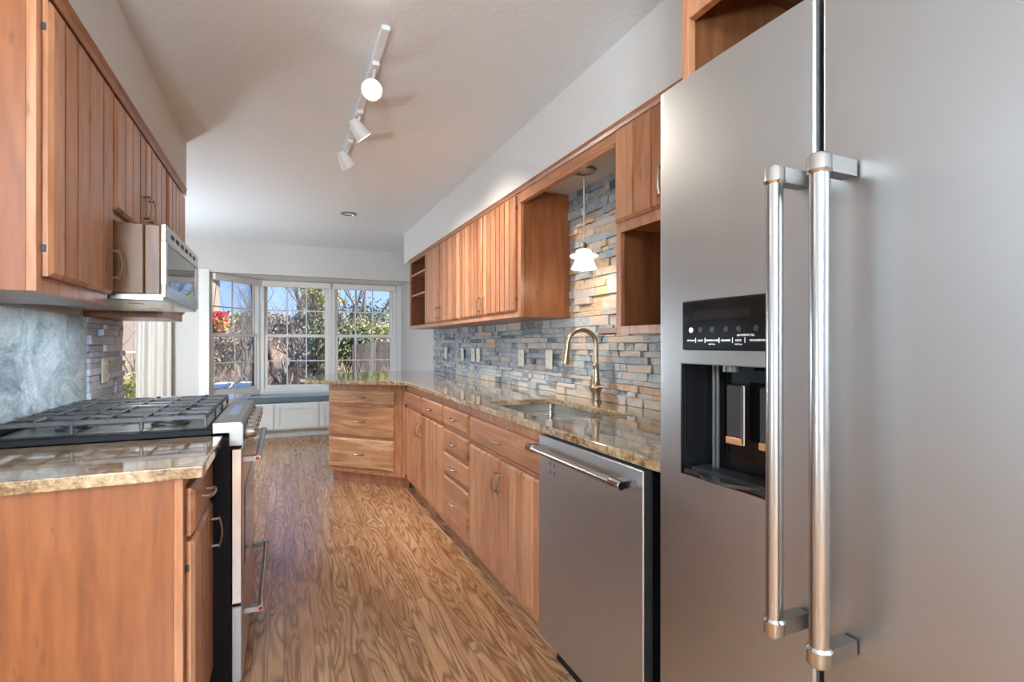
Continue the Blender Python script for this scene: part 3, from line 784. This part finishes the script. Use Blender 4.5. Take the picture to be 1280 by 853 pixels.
# lettering on the control panel
def text(body, size, x, y, z, parent, mat, name='lettering'):
    cu = bpy.data.curves.new(name, 'FONT'); cu.body = body; cu.size = size; cu.align_x = 'CENTER'; cu.extrude = .0001
    o = bpy.data.objects.new(name, cu); C.objects.link(o); o.parent = parent; o.location = (x, y, z); o.rotation_euler = (R(90), 0, 0); o.data.materials.append(mat)
    bpy.context.view_layer.update(); me = bpy.data.meshes.new_from_object(o); q = bpy.data.objects.new(name, me); C.objects.link(q)
    q.parent = parent; q.location = (x, y, z); q.rotation_euler = (R(90), 0, 0); bpy.data.objects.remove(o); return q
ink = emit('panel_ink', (.8, .8, .8), .35); inkd = plain('dim_panel_ink', (.03, .03, .03), .4)
for i, (s_, w) in enumerate(zip(['OPTIONS', 'LIGHT', 'TEMPERATURE', 'CRUSHED', 'LOCK', 'MEASURED FILL'], [.104, .130, .160, .194, .224, .266])):
    text(s_, .0052 if i != 5 else .0050, w, -.0035, 1.229, cp, ink)
for x in (.117, .142, .178, .210, .238): MB().box(x-.0004, x+.0004, -.0036, -.003, 1.226, 1.236, 0).build('divider_mark', ink, cp)
text('AUTOMATIC FILL', .005, .24, -.0035, 1.2385, cp, ink); text('hold 3 sec', .004, .160, -.0035, 1.2225, cp, ink); text('hold 3 sec', .004, .224, -.0035, 1.2225, cp, ink)
for i, x in enumerate([.104, .130, .160, .194, .224, .262]):
    MB().lathe([(0, .0006), (.0055, .0006), (.0055, 0)], (x, -.003, 1.252), 14, axis=(0, -1, 0)).build('icon', ink if i == 0 else inkd, cp)
MB().box(.11, .25, -.0035, -.003, 1.272, 1.290, 0).build('display', plain('display_glass', (.012, .012, .012), .12), cp)
# handles
bar_handle(dl, (.352, -.069, .772), (.352, -.069, 1.499), (0, -.066, 0), None, r=.0125, cap=.028)
bar_handle(dr, (.425, -.069, .767), (.425, -.069, 1.494), (0, -.066, 0), None, r=.0132, cap=.028)

# ------------------------------------------------------------------ gas range
t = thing('gas_range', 'stainless gas range with black grates on the left wall', 'range', (-.166, 1.993, 0), LZ)
Wr = .762
m = MB(); m.box(.002, Wr-.002, .0, .665, .04, .905, .003); m.build('range_body', black_sat, t)
for xx in (.05, Wr-.05):
    for yy in (.05, .6): MB().tube([(xx, yy, 0), (xx, yy, .045)], .018, 10).build('leg', black_sat, t)
od = MB().box(.004, Wr-.004, -.034, .0, .325, .862, .004).build('oven_door', stainless('range_steel', (.62, .60, .57), .22), t)
MB().box(.12, Wr-.12, -.036, -.030, .42, .70, .002).build('oven_window', black_gloss, od)
bar_handle(od, (.045, -.080, .815), (Wr-.045, -.080, .815), (0, -.048, 0), None, r=.0105, cap=.03)
wd = MB().box(.004, Wr-.004, -.034, .0, .055, .315, .004).build('warming_drawer', steel, t)
bar_handle(wd, (.045, -.090, .276), (Wr-.045, -.090, .276), (0, -.056, 0), None, r=.0105, cap=.03)
for od_, z in ((od, .815), (wd, .276)):
    MB().lathe([(0, .001), (.0075, .001), (.0075, 0)], (.0445, -.080 if z > .5 else -.090, z), 16, axis=(-1, 0, 0)).build('badge', red_m, od_)
m = MB(); m.extr([(-.038, .872), (-.038, .944), (-.030, .955), (.055, .955), (.055, .918), (.006, .918), (.006, .872)], 0, Wr)
cpn = m.build('control_panel', stainless('range_panel_steel', (.36, .345, .325), .36), t, bevel=.002)
MB().box(.22, .54, -.008, .03, .9545, .9562, .001).build('display_inset', chrome, cpn)
for i in range(6):
    x = .075 + i*.1225; kn = MB()
    kn.lathe([(.024, -.002), (.026, .004), (.026, .008), (.021, .010), (.020, .034), (.017, .038), (0, .038)], (x, -.037, .908), 20, axis=(0, -1, 0)); kn.build('knob', chrome, t)
m = MB(); m.box(0, Wr, .055, .665, .914, .936, .003); ck = m.build('cooktop', black_sat, t)
MB().box(.02, Wr-.02, .075, .63, .9365, .940, .002).build('burner_pan', chrome_dark, ck)
for i, (bx, by, br) in enumerate([(.15, .20, .045), (.15, .47, .036), (.38, .34, .055), (.61, .20, .040), (.61, .47, .045)]):
    b = MB(); b.lathe([(br+.012, 0), (br+.012, .008), (br, .012), (br, .020), (br*.8, .024), (0, .024)], (bx, by, .940), 20); b.build('burner', iron, t)
gm = MB(); gw = .242; gd = .545; zt = .985; bh = .010; bt = .010
for y in (0, gd-bt): gm.box(0, gw, y, y+bt, zt-bh*1.6, zt, .002)
for x in (0, gw-bt): gm.box(x, x+bt, 0, gd, zt-bh*1.6, zt, .002)
for y in (gd*.33, gd*.66): gm.box(0, gw, y-bt/2, y+bt/2, zt-bh, zt, .002)
for x in (gw*.5,): gm.box(x-bt/2, x+bt/2, 0, gd, zt-bh, zt+.003, .002)
for y in (gd*.165, gd*.5, gd*.83):
    gm.box(0, gw*.33, y-bt/2, y+bt/2, zt-bh, zt+.004, .002); gm.box(gw*.67, gw, y-bt/2, y+bt/2, zt-bh, zt+.004, .002)
for x in (0, gw-bt):
    for y in (0, gd*.33, gd*.66, gd-bt): gm.box(x, x+bt, y, y+bt, .9405, zt-.008, .002)
g0 = None
for i in range(3):
    if g0 is None: g = g0 = gm.build('grate', iron, t, (0, 0, 0))
    else: g = g0.copy(); C.objects.link(g); g.parent = t
    g.location = (.012+i*.248, .072, 0)
MB().box(.0, Wr, .630, .665, .936, .965, .006).build('rear_guard', black_sat, t)

# ------------------------------------------------------------------ microwave
t = thing('microwave', 'silver low-profile microwave hood mounted above the gas range', 'microwave', (-.40, 2.165, 1.388), LZ)
Wm = .735
m = MB(); m.box(0, Wm, .05, .448, .012, .258, .003); m.build('microwave_body', wood_g, t)
MB().box(.0, Wm, .0, .048, .006, .258, .004).build('side_bezel', wood_g, t)
m = MB(); zb, zt_ = .0, .262
m.box(-.0, Wm, -.018, -.0005, 0, .045, .003); m.box(0, Wm, -.018, -.0005, .20, .262, .003); m.box(0, .03, -.018, -.0005, .045, .20, .002); m.box(Wm-.03, Wm, -.018, -.0005, .045, .20, .002)
fr = m.build('microwave_door', chrome, t)
MB().box(.03, Wm-.03, -.012, -.0008, .045, .20, 0).build('door_glass', plain('mirror_black_glass', (.09, .09, .10), .03, 1), fr)
m = MB()
for i in range(6): m.box(.08+i*.1, .14+i*.1, -.019, -.0175, .225, .240, 0)
m.build('touch_keys', slot_m, fr)
MB().box(.0, Wm, -.010, .448, -.012, .0118, .003).build('vent_base', stainless('hood_steel', (.60, .62, .62), .25), t)
for xx in (.2, .52): MB().lathe([(0, -.003), (.028, -.002), (.03, 0)], (xx, .12, -.012), 18).build('hood_light', chrome, t)
for xx in (.2, .52):
    ld = bpy.data.lights.new('hood_bulb', 'AREA'); ld.shape = 'DISK'; ld.size = .05; ld.energy = 1.6*LAMP; ld.color = (.88, .95, 1)
    lo = bpy.data.objects.new('hood_bulb', ld); C.objects.link(lo); lo.parent = t; lo.location = (xx, .16, -.022)

# ------------------------------------------------------------------ lamps
t = thing('pendant_light', 'small white glass pendant light hanging over the sink', 'pendant lamp', (1.40, 2.24, 2.114))
m = MB(); m.lathe([(0, -.002), (.014, -.028), (.06, -.014), (.064, 0)], (0, 0, 0)); m.build('canopy', nickel, t)
m = MB(); m.tube([(0, 0, -.02), (0, 0, -.385)], .0035, 8); m.build('cord', plain('cord_beige', (.55, .48, .38), .5), t)
m = MB(); m.lathe([(.0, -.372), (.013, -.374), (.015, -.40), (.022, -.412)]); m.build('socket', bronze, t)
m = MB(); m.lathe([(.020, -.406), (.034, -.410), (.042, -.420), (.044, -.432), (.068, -.436), (.074, -.443), (.068, -.450), (.046, -.454), (.048, -.466), (.058, -.490), (.068, -.508), (.064, -.509), (.044, -.470), (.036, -.43)]); m.build('lamp_shade', shade_m, t)
ld = bpy.data.lights.new('pendant_bulb', 'POINT'); ld.energy = 1.6*LAMP; ld.color = (1, .88, .7); ld.shadow_soft_size = .03
lo = bpy.data.objects.new('pendant_bulb', ld); C.objects.link(lo); lo.parent = t; lo.location = (0, 0, -.51)

# track light
t = thing('track_light', 'white ceiling track light with three round heads above the aisle', 'track light', (.36, 2.0, CZ))
MB().box(-.017, .017, .0, 1.50, -.018, 0, .002).build('track_rail', ceil_m, t)
def head(y, off, aim, lit, name='lamp_head'):
    h = bpy.data.objects.new(name, None); C.objects.link(h); h.parent = t; h.location = (0, y, -.018)
    c_ = Vector(off); a = Vector(aim).normalized()
    MB().tube([(0, 0, 0), (0, 0, -.02), c_+Vector((0, 0, .02)), c_], .007, 8).box(-.016, .016, -.045, .045, -.020, 0, .002).build('stem', white_p, h)
    MB().lathe([(0, -.055), (.022, -.052), (.034, -.02), (.046, .045), (.046, .050), (.042, .050), (.040, .040)], c_, 24, axis=a).build('lamp_can', white_p, h)
    MB().lathe([(0, .047), (.025, .044), (.040, .036), (.0, .030)], c_, 24, axis=a).build('bulb', bulb_m if lit > .5 else emit('dim_bulb', (1, .97, .92), 1.2), h)
    sl = bpy.data.lights.new('spot', 'SPOT'); sl.energy = 70*LAMP*lit; sl.spot_size = R(100); sl.spot_blend = .8; sl.shadow_soft_size = .04; sl.color = (1, .93, .82)
    so = bpy.data.objects.new('spot', sl); C.objects.link(so); so.parent = h; so.location = c_+a*.06
    so.rotation_euler = a.to_track_quat('-Z', 'Y').to_euler()
head(.28, (.0, .06, -.075), (-.2, -.97, -.55), .6)
head(.78, (-.0, .03, -.075), (.62, .15, -.75), .8)
head(1.20, (-.02, .08, -.085), (.55, .3, -.78), .8)
# recessed light further down the ceiling
t = thing('recessed_light', 'small round recessed ceiling light near the far windows', 'ceiling light', (.56, 5.05, CZ))
MB().lathe([(.075, 0), (.075, -.006), (.055, -.010), (.050, -.002)], n=28).build('trim_ring', chrome_dark, t)
MB().lathe([(0, -.004), (.05, -.003), (.05, 0)], n=24).build('lens', white_p, t)
# added fill globes out of view, behind the camera and beside the dining end
for i, ((lx, ly), k) in enumerate(CEIL_FILLS):
    t = thing('ceiling_fill_globe', ['added fill globe behind the viewer, nearer the kitchen', 'added fill globe behind the viewer, by the right wall', 'added fill globe in the living space left of the kitchen', 'added fill globe in the dining end, left of the window bay'][i], 'ceiling lamp', (lx, ly, CZ))
    MB().lathe([(0, -.02), (.055, -.02), (.06, 0)], n=20).tube([(0, 0, -.01), (0, 0, -.26)], .008, 8).build('stem', nickel, t)
    pr = [(.15*math.sin(math.pi*q/12), -.40-.15*math.cos(math.pi*q/12)) for q in range(13)]
    MB().lathe(pr, n=16).build('globe', emit('fill_globe_glow', (.74, .88, 1.0), GLOBE*k), t)

for i, ((lx, ly), lz, k) in enumerate(FLOOR_FILLS):  # globes on poles, added out of view as fill light
    t = thing('floor_fill_globe', ['added fill globe on a pole behind the viewer', 'added fill globe on a pole in the dining end left of the kitchen wall', 'low added fill globe on a pole in the living space on the left'][i], 'floor lamp', (lx, ly, 0))
    MB().lathe([(0, .02), (.12, .018), (.14, .006), (.14, 0), (0, 0)]).build('base', iron, t)
    MB().tube([(0, 0, .018), (0, 0, lz-.13)], .011, 10).build('pole', nickel, t)
    MB().lathe([(.15*math.sin(math.pi*q/12), lz-.15*math.cos(math.pi*q/12)) for q in range(13)], n=16).build('lamp_shade', emit('floor_fill_glow', (.78, .90, 1.0), GLOBE*k), t)

# ------------------------------------------------------------------ window seat, cushion, curtain
t = thing('window_seat', 'white panelled window seat with cabinet doors below the bay window', 'window seat', (-.66, 7.2, 0))
Ws = XR-.002+.66
MB().box(0, Ws, .13, .15, 0, .11, .001).build('toe_kick', cube_paint, t)
MB().box(0, Ws, .0, .398, .11, .455, .002).build('seat_box', cube_paint, t)
xs = [0.01, .545, 1.085, 1.64, 2.20]
for i in range(4):
    w = xs[i+1]-xs[i]-.008; a, b = .13, .445; f = .065
    m = MB(); m.box(0, w, -.012, 0, a, b, .001); m.box(0, f, -.022, -.012, a, b, .002); m.box(w-f, w, -.022, -.012, a, b, .002); m.box(f, w-f, -.022, -.012, b-f, b, .002); m.box(f, w-f, -.022, -.012, a, a+f, .002)
    m.build('cabinet_door', cube_paint, t, (xs[i], 0, 0))
m = MB(); m.prism([(-.62, 7.20), (XR-.01, 7.20), (XR-.01, 7.58), (-.31, 7.58)], .457, .535)
n_ = N('blue_grey_fabric'); n_.set(Base_Color=(.11, .155, .18, 1), Roughness=.55); n_.p.inputs['Sheen Weight'].default_value = .3; n_.bump(n_.noise(n_.coords(obj=False), 300, 2), .2, .001)
o = m.build('seat_cushion', n_.m, bevel=.018); o.modifiers[0].segments = 4; tag(o, 'long dark blue-grey cushion lying on the white window seat', 'cushion')

cm = N('curtain_linen'); cm.set(Base_Color=(.62, .58, .52, 1), Roughness=.85); cm.bump(cm.noise(cm.coords((1, 1, .1), obj=False), 200, 2), .1, .001)
m = MB(); nx, nz = 60, 12; x0, x1 = -1.50, -1.165; vs = []
for k in range(nz+1):
    z = .02+2.10*k/nz; fl = 1-.35*(k/nz)
    for i in range(nx+1):
        u = i/nx; vs.append((x0+(x1-x0)*u, BY-.07+.032*fl*math.sin(u*2*math.pi*3.6+.3*math.sin(k*.5))+.012*math.sin(u*17), z))
m.add(vs, [(k*(nx+1)+i, k*(nx+1)+i+1, (k+1)*(nx+1)+i+1, (k+1)*(nx+1)+i) for k in range(nz) for i in range(nx)], .5, True)
o = m.build('curtain', cm.m, fix=False); s_ = o.modifiers.new('solid', 'SOLIDIFY'); s_.thickness = .003
tag(o, 'beige linen curtain hanging beside the patio door', 'curtain')
o = MB().tube([(-2.6, BY-.07, 2.14), (-1.1, BY-.07, 2.14)], .012, 10).build('curtain_rod', nickel); tag(o, 'metal curtain rod above the patio door', 'curtain rod')
for xx in (-2.58, -1.13): MB().tube([(xx, BY-.07, 2.14), (xx, BY, 2.14)], .006, 8).build('bracket', nickel, o)

# ------------------------------------------------------------------ outdoors
def ground_mat():
    n = N('dry_ground'); v = n.coords(obj=False); a = n.noise(v, 1.3, 6, .7, .6); b = n.noise(v, 14, 5, .75)
    f = n.math('ADD', n.math('MULTIPLY', a, .5), n.math('MULTIPLY', b, .5))
    n.base(n.ramp(f, [(.32, (.12, .08, .055)), (.46, (.33, .235, .165)), (.56, (.52, .39, .28)), (.68, (.64, .52, .40))])); n.set(Roughness=.95); n.bump(b, .8, .1); return n.m
def terr(x, y):
    s_ = max(0, min(1, (y-10.0)/11.0)); s_ = s_*s_*(3-2*s_)
    return -.45+2.1*s_+.10*math.sin(x*.8+y*.5)+.06*math.sin(x*2.1-y*1.3)
m = MB(); nx, ny = 60, 50; vs = []
for j in range(ny+1):
    for i in range(nx+1):
        x = -20+44*i/nx; y = 7.8+32*j/ny; vs.append((x, y, terr(x, y)))
m.add(vs, [(j*(nx+1)+i, j*(nx+1)+i+1, (j+1)*(nx+1)+i+1, (j+1)*(nx+1)+i) for j in range(ny) for i in range(nx)], .5, True)
o = m.build('ground_hillside', ground_mat(), fix=False); o['kind'] = 'structure'
struct('ground_yard', plain('yard_soil', (.20, .17, .12), .9), -20, 24, -20, 7.8, -.6, -.45)
struct('ground_deck', plain('weathered_deck', (.33, .30, .27), .8), -5, 2.4, 7.8, 9.4, -.30, -.12)
bark_d = plain('dark_bark', (.050, .038, .032), .9); bark_l = plain('pale_bark', (.25, .21, .18), .9); bark_m = plain('brown_bark', (.12, .09, .07), .9)
def branch(m, p, d, L, r, depth, rnd, n=5):
    k = 4; pts = [p]; rr = [r]; q = Vector(p); dd = Vector(d).normalized()
    for i in range(k):
        dd = (dd+Vector((rnd.uniform(-.22, .22), rnd.uniform(-.22, .22), rnd.uniform(-.05, .18)))).normalized(); q = q+dd*L/k; pts.append(q.copy()); rr.append(r*(1-.38*(i+1)/k))
    m.tube(pts, rr, n if depth > 1 else 3, caps=False)
    if depth <= 0: return
    for i in range(3):
        j = rnd.choice([1, 2, 3, 4]) if i else 4
        nd = (dd+Vector((rnd.uniform(-.95, .95), rnd.uniform(-.95, .95), rnd.uniform(-.1, .7)))).normalized()
        branch(m, pts[j], nd, L*rnd.uniform(.6, .8), rr[j]*rnd.uniform(.42, .6), depth-1, rnd, n)
def tree(x, y, h, r, mat, sd_, label, lean=(0, 0), depth=4, stems=1, grp='bare trees on the hillside'):
    rnd = random.Random(sd_); m = MB()
    for s_ in range(stems):
        branch(m, Vector((s_*.05, s_*.03, 0)), (lean[0]+rnd.uniform(-.35, .35)*(stems > 1), lean[1], 1), h, r, depth, rnd, 6)
    o = m.build('bare_tree', mat, None, (x, y, terr(x, y)-.05), fix=False); tag(o, label, 'tree', grp)
def px_x(px, Y):
    t_ = (px-640)/640; s0, c0 = math.sin(math.atan(285/640)), math.cos(math.atan(285/640)); return Y*(s0+t_*c0)/(c0-t_*s0)
tree(px_x(362, 12), 12, 1.15, .075, bark_d, 3, 'dark forked bare tree in the middle of the left pane of the central window', depth=4, stems=3)
tree(px_x(392, 13.5), 13.5, 1.4, .06, bark_d, 8, 'slender dark bare tree just right of the forked one', depth=4, stems=2, lean=(.12, 0))
tree(px_x(340, 15), 15, 1.5, .05, bark_m, 21, 'thin brown bare tree left of the forked one', depth=4, stems=2)
tree(px_x(428, 16), 16, 1.6, .07, bark_m, 5, 'bare brown tree at the left of the right-hand window', depth=4, stems=2)
tree(px_x(300, 14), 14, 1.3, .05, bark_l, 33, 'pale bare tree seen in the angled left window', depth=4, stems=3)
tree(px_x(272, 11), 11, .9, .035, bark_l, 41, 'small pale sapling near the deck in the angled window', depth=4, stems=2)
tree(px_x(455, 19), 19, 1.8, .07, bark_l, 55, 'far pale bare tree behind the fence', depth=4, stems=2)
tree(px_x(375, 20), 20, 2.0, .09, bark_l, 61, 'far pale bare tree on the hill crest', depth=4, stems=3)
tree(px_x(160, 10.5), 10.5, 1.2, .06, bark_m, 71, 'leaning brown tree outside the patio door', depth=3, stems=2, lean=(.3, 0))
def leaves(name, mat, x, y, rx, ry, h, n, size, sd_, label, base=0, grp=None, catn='shrub', stem=True):
    rnd = random.Random(sd_); m = MB(); z0 = terr(x, y)+base
    blobs = [(rnd.uniform(-.6, .6)*rx, rnd.uniform(-.6, .6)*ry, rnd.uniform(.25, .8)*h, rnd.uniform(.35, .6)) for _ in range(9)]
    for _ in range(n):
        b = rnd.choice(blobs); u, v, w = [rnd.gauss(0, .42) for _ in range(3)]
        px_, py_, pz = b[0]+u*rx*b[3], b[1]+v*ry*b[3], max(.02, b[2]+w*h*.5*b[3])
        a = Vector((rnd.uniform(-1, 1), rnd.uniform(-1, 1), rnd.uniform(-1, 1))).normalized(); b2 = a.orthogonal().normalized(); c2 = a.cross(b2)
        s_ = size*rnd.uniform(.6, 1.4); P = Vector((px_, py_, pz))
        m.add([P-b2*s_, P-c2*s_*.5, P+b2*s_, P+c2*s_*.5], [(0, 1, 2, 3)], rnd.random())
    o = m.build(name, mat, None, (x, y, z0), fix=False); tag(o, label, catn, grp)
    if stem:
        s2 = MB()
        for b in blobs: s2.tube([(0, 0, 0), (b[0]*.4, b[1]*.4, b[2]*.5), (b[0], b[1], b[2])], [.03, .02, .008], 5, caps=False)
        s2.build('stem', bark_m, o, fix=False)
    return o
def leafmat(name, a, b):
    n = N(name); at = n.new('ShaderNodeAttribute'); at.attribute_name = 'tone'; n.base(n.ramp(at.outputs['Fac'], [(0, a), (1, b)])); n.set(Roughness=.6); return n.m
olive = leafmat('olive_leaves', (.22, .23, .07), (.55, .50, .20)); dkg = leafmat('dark_leaves', (.08, .11, .05), (.26, .28, .13)); dry = leafmat('dry_leaves', (.22, .15, .09), (.52, .42, .30)); redm = leafmat('red_petals', (.45, .01, .03), (.70, .03, .06)); yel = leafmat('yellow_green_leaves', (.28, .27, .05), (.62, .55, .16))
leaves('leafy_shrub', yel, px_x(402, 17), 17, .8, 1, 3.4, 2600, .06, 1, 'tall yellow-green shrub at the right of the central window pane')
leaves('leafy_shrub', olive, px_x(470, 15.5), 15.5, 1.3, 1, 1.35, 2600, .045, 2, 'wide olive shrub rising behind the fence', base=.3)
leaves('leafy_shrub', dkg, px_x(400, 13), 13, .55, .6, 1.7, 2000, .05, 3, 'dark green shrub low in the right part of the central window', base=.1)
leaves('leafy_shrub', dkg, px_x(435, 14), 14, .7, .6, 1.5, 2000, .05, 4, 'dark shrub left of the fence in the right-hand window', base=.2)
leaves('leafy_shrub', dry, px_x(345, 17), 17, 1.3, .8, 1.0, 1600, .06, 5, 'tan dry shrub behind the thin brown tree')
leaves('leafy_shrub', yel, px_x(165, 9.5), 9.5, .5, .4, 1.25, 2200, .04, 6, 'yellow-green shrub outside the patio door', base=.1)
leaves('leafy_shrub', dry, px_x(287, 15), 15, .9, .8, 1.2, 1500, .055, 7, 'tan dry shrub seen in the angled left window')
leaves('leafy_shrub', olive, px_x(330, 25), 25, 3.0, 1, 1.2, 1500, .10, 12, 'distant olive shrub on the hill crest to the left')
leaves('leafy_shrub', dkg, px_x(470, 27), 27, 3.4, 1, 2.1, 2400, .08, 13, 'distant dark evergreen shrub on the hill crest to the right')
# dry brush twigs, nobody could count them
rnd = random.Random(77); m = MB()
for _ in range(2600):
    Y = rnd.uniform(10.5, 19); X = px_x(rnd.uniform(255, 500), Y); z = terr(X, Y); p = Vector((X, Y, z-.03))
    d = Vector((rnd.uniform(-.8, .8), rnd.uniform(-.5, .5), 1)).normalized(); L = rnd.uniform(.3, 1.0)
    m.tube([p, p+d*L*.5+Vector((0, 0, .02)), p+d*L+Vector((rnd.uniform(-.1, .1), 0, -.05))], [.009, .007, .003], 3, caps=False, tone=rnd.random())
o = m.build('dry_brush', leafmat('dry_twigs', (.26, .18, .12), (.62, .48, .36)), fix=False); tag(o, 'tangle of dry tan twigs covering the hillside', 'brush', kind='stuff')
# fence of dark boards
t = thing('board_fence', 'weathered dark board fence standing beyond the right-hand window', 'fence', (px_x(440, 13), 13, terr(px_x(440, 13), 13)))
m = MB(); xx = 0; rnd = random.Random(4); fm = wood('fence_wood', (.06, .050, .042), (.12, .10, .085), (.20, .17, .145), axis='Z', rough=.9, knots=False)
zf = 1.40-terr(px_x(440, 13), 13)
while xx < 2.4: 
    m.box(xx, xx+.135, 0, .02, 0, zf*(.86+.06*xx)+rnd.uniform(-.02, .02), .003, rnd.random()); xx += .145
m.build('fence_boards', fm, t)
for z in (.35, zf*.72): MB().box(0, 2.45, .021, .06, z, z+.09, .003).build('fence_rail', fm, t)
for x in (.05, 1.2, 2.35): MB().box(x, x+.09, .061, .15, -.1, zf, .003).build('fence_post', fm, t)
# hanging basket of red flowers outside the angled window
bx, by = px_x(271, 8.6), 8.6
t = thing('flower_basket', 'hanging basket of red flowers outside the angled left window', 'flower basket', (bx, by, 1.50)); t.scale = (.85, .85, .85)
MB().lathe([(.0, -.16), (.09, -.15), (.14, -.08), (.17, 0), (.155, 0), (.13, -.07), (0, -.13)], n=20).build('basket', plain('terracotta', (.30, .10, .05), .8), t)
rnd = random.Random(3)
for nm, mt, cnt, sz in (('foliage', yel, 260, .028), ('flowers', redm, 420, .026)):
    m = MB()
    for _ in range(cnt):
        a = rnd.uniform(0, 6.28); r_ = rnd.uniform(0, .19); P = Vector((r_*math.cos(a), r_*math.sin(a), rnd.uniform(-.06, .16)+(.06 if nm == 'flowers' else -.04)*1))
        b = Vector((rnd.uniform(-1, 1), rnd.uniform(-1, 1), rnd.uniform(-1, 1))).normalized(); c_ = b.orthogonal().normalized()
        m.add([P-b*sz, P-c_*sz*.7, P+b*sz, P+c_*sz*.7], [(0, 1, 2, 3)], rnd.random())
    m.build(nm, mt, t, fix=False)
m = MB()
for a in (0, 2.1, 4.2): m.tube([(.16*math.cos(a), .16*math.sin(a), 0), (0, 0, .75)], .003, 4)
m.build('chain', iron, t)
# post that carries the basket and the eave
t = thing('neighbour_house', 'tan neighbouring house corner with a grey eave at the far upper left', 'house', (px_x(255, 17), 17, terr(-3, 17)))
MB().box(-4, .0, 0, 4, 0, 2.6, 0).build('house_wall', plain('tan_siding', (.42, .33, .26), .8), t)
m = MB(); m.prism([(-4.3, -.5), (.5, -.5), (.5, 4.4), (-4.3, 4.4)], 2.6, 2.78); m.build('house_eave', plain('grey_eave', (.33, .33, .35), .7), t)
# pale outdoor lounge chairs on the deck, low in the angled window
def bench(x, y, rz, label):
    t = thing('deck_bench', label, 'bench', (x, y, -.12), rz, 'white deck benches')
    m = MB()
    for i in range(3): m.box(i*.075, i*.075+.068, 0, 1.25, .70, .73, .004)
    m.build('seat', white_p, t)
    for a in (.01, .16):
        for b in (.08, 1.10): MB().box(a, a+.05, b, b+.05, 0, .70, .003).build('leg', white_p, t)
    for b in (.08, 1.10): MB().box(.01, .21, b+.052, b+.09, .62, .70, .003).build('crossbar', white_p, t)
bench(-1.02, 8.05, R(-3), 'white slatted deck bench low in the angled window, left one')
bench(-.70, 8.05, R(-3), 'white slatted deck bench low in the angled window, right one')
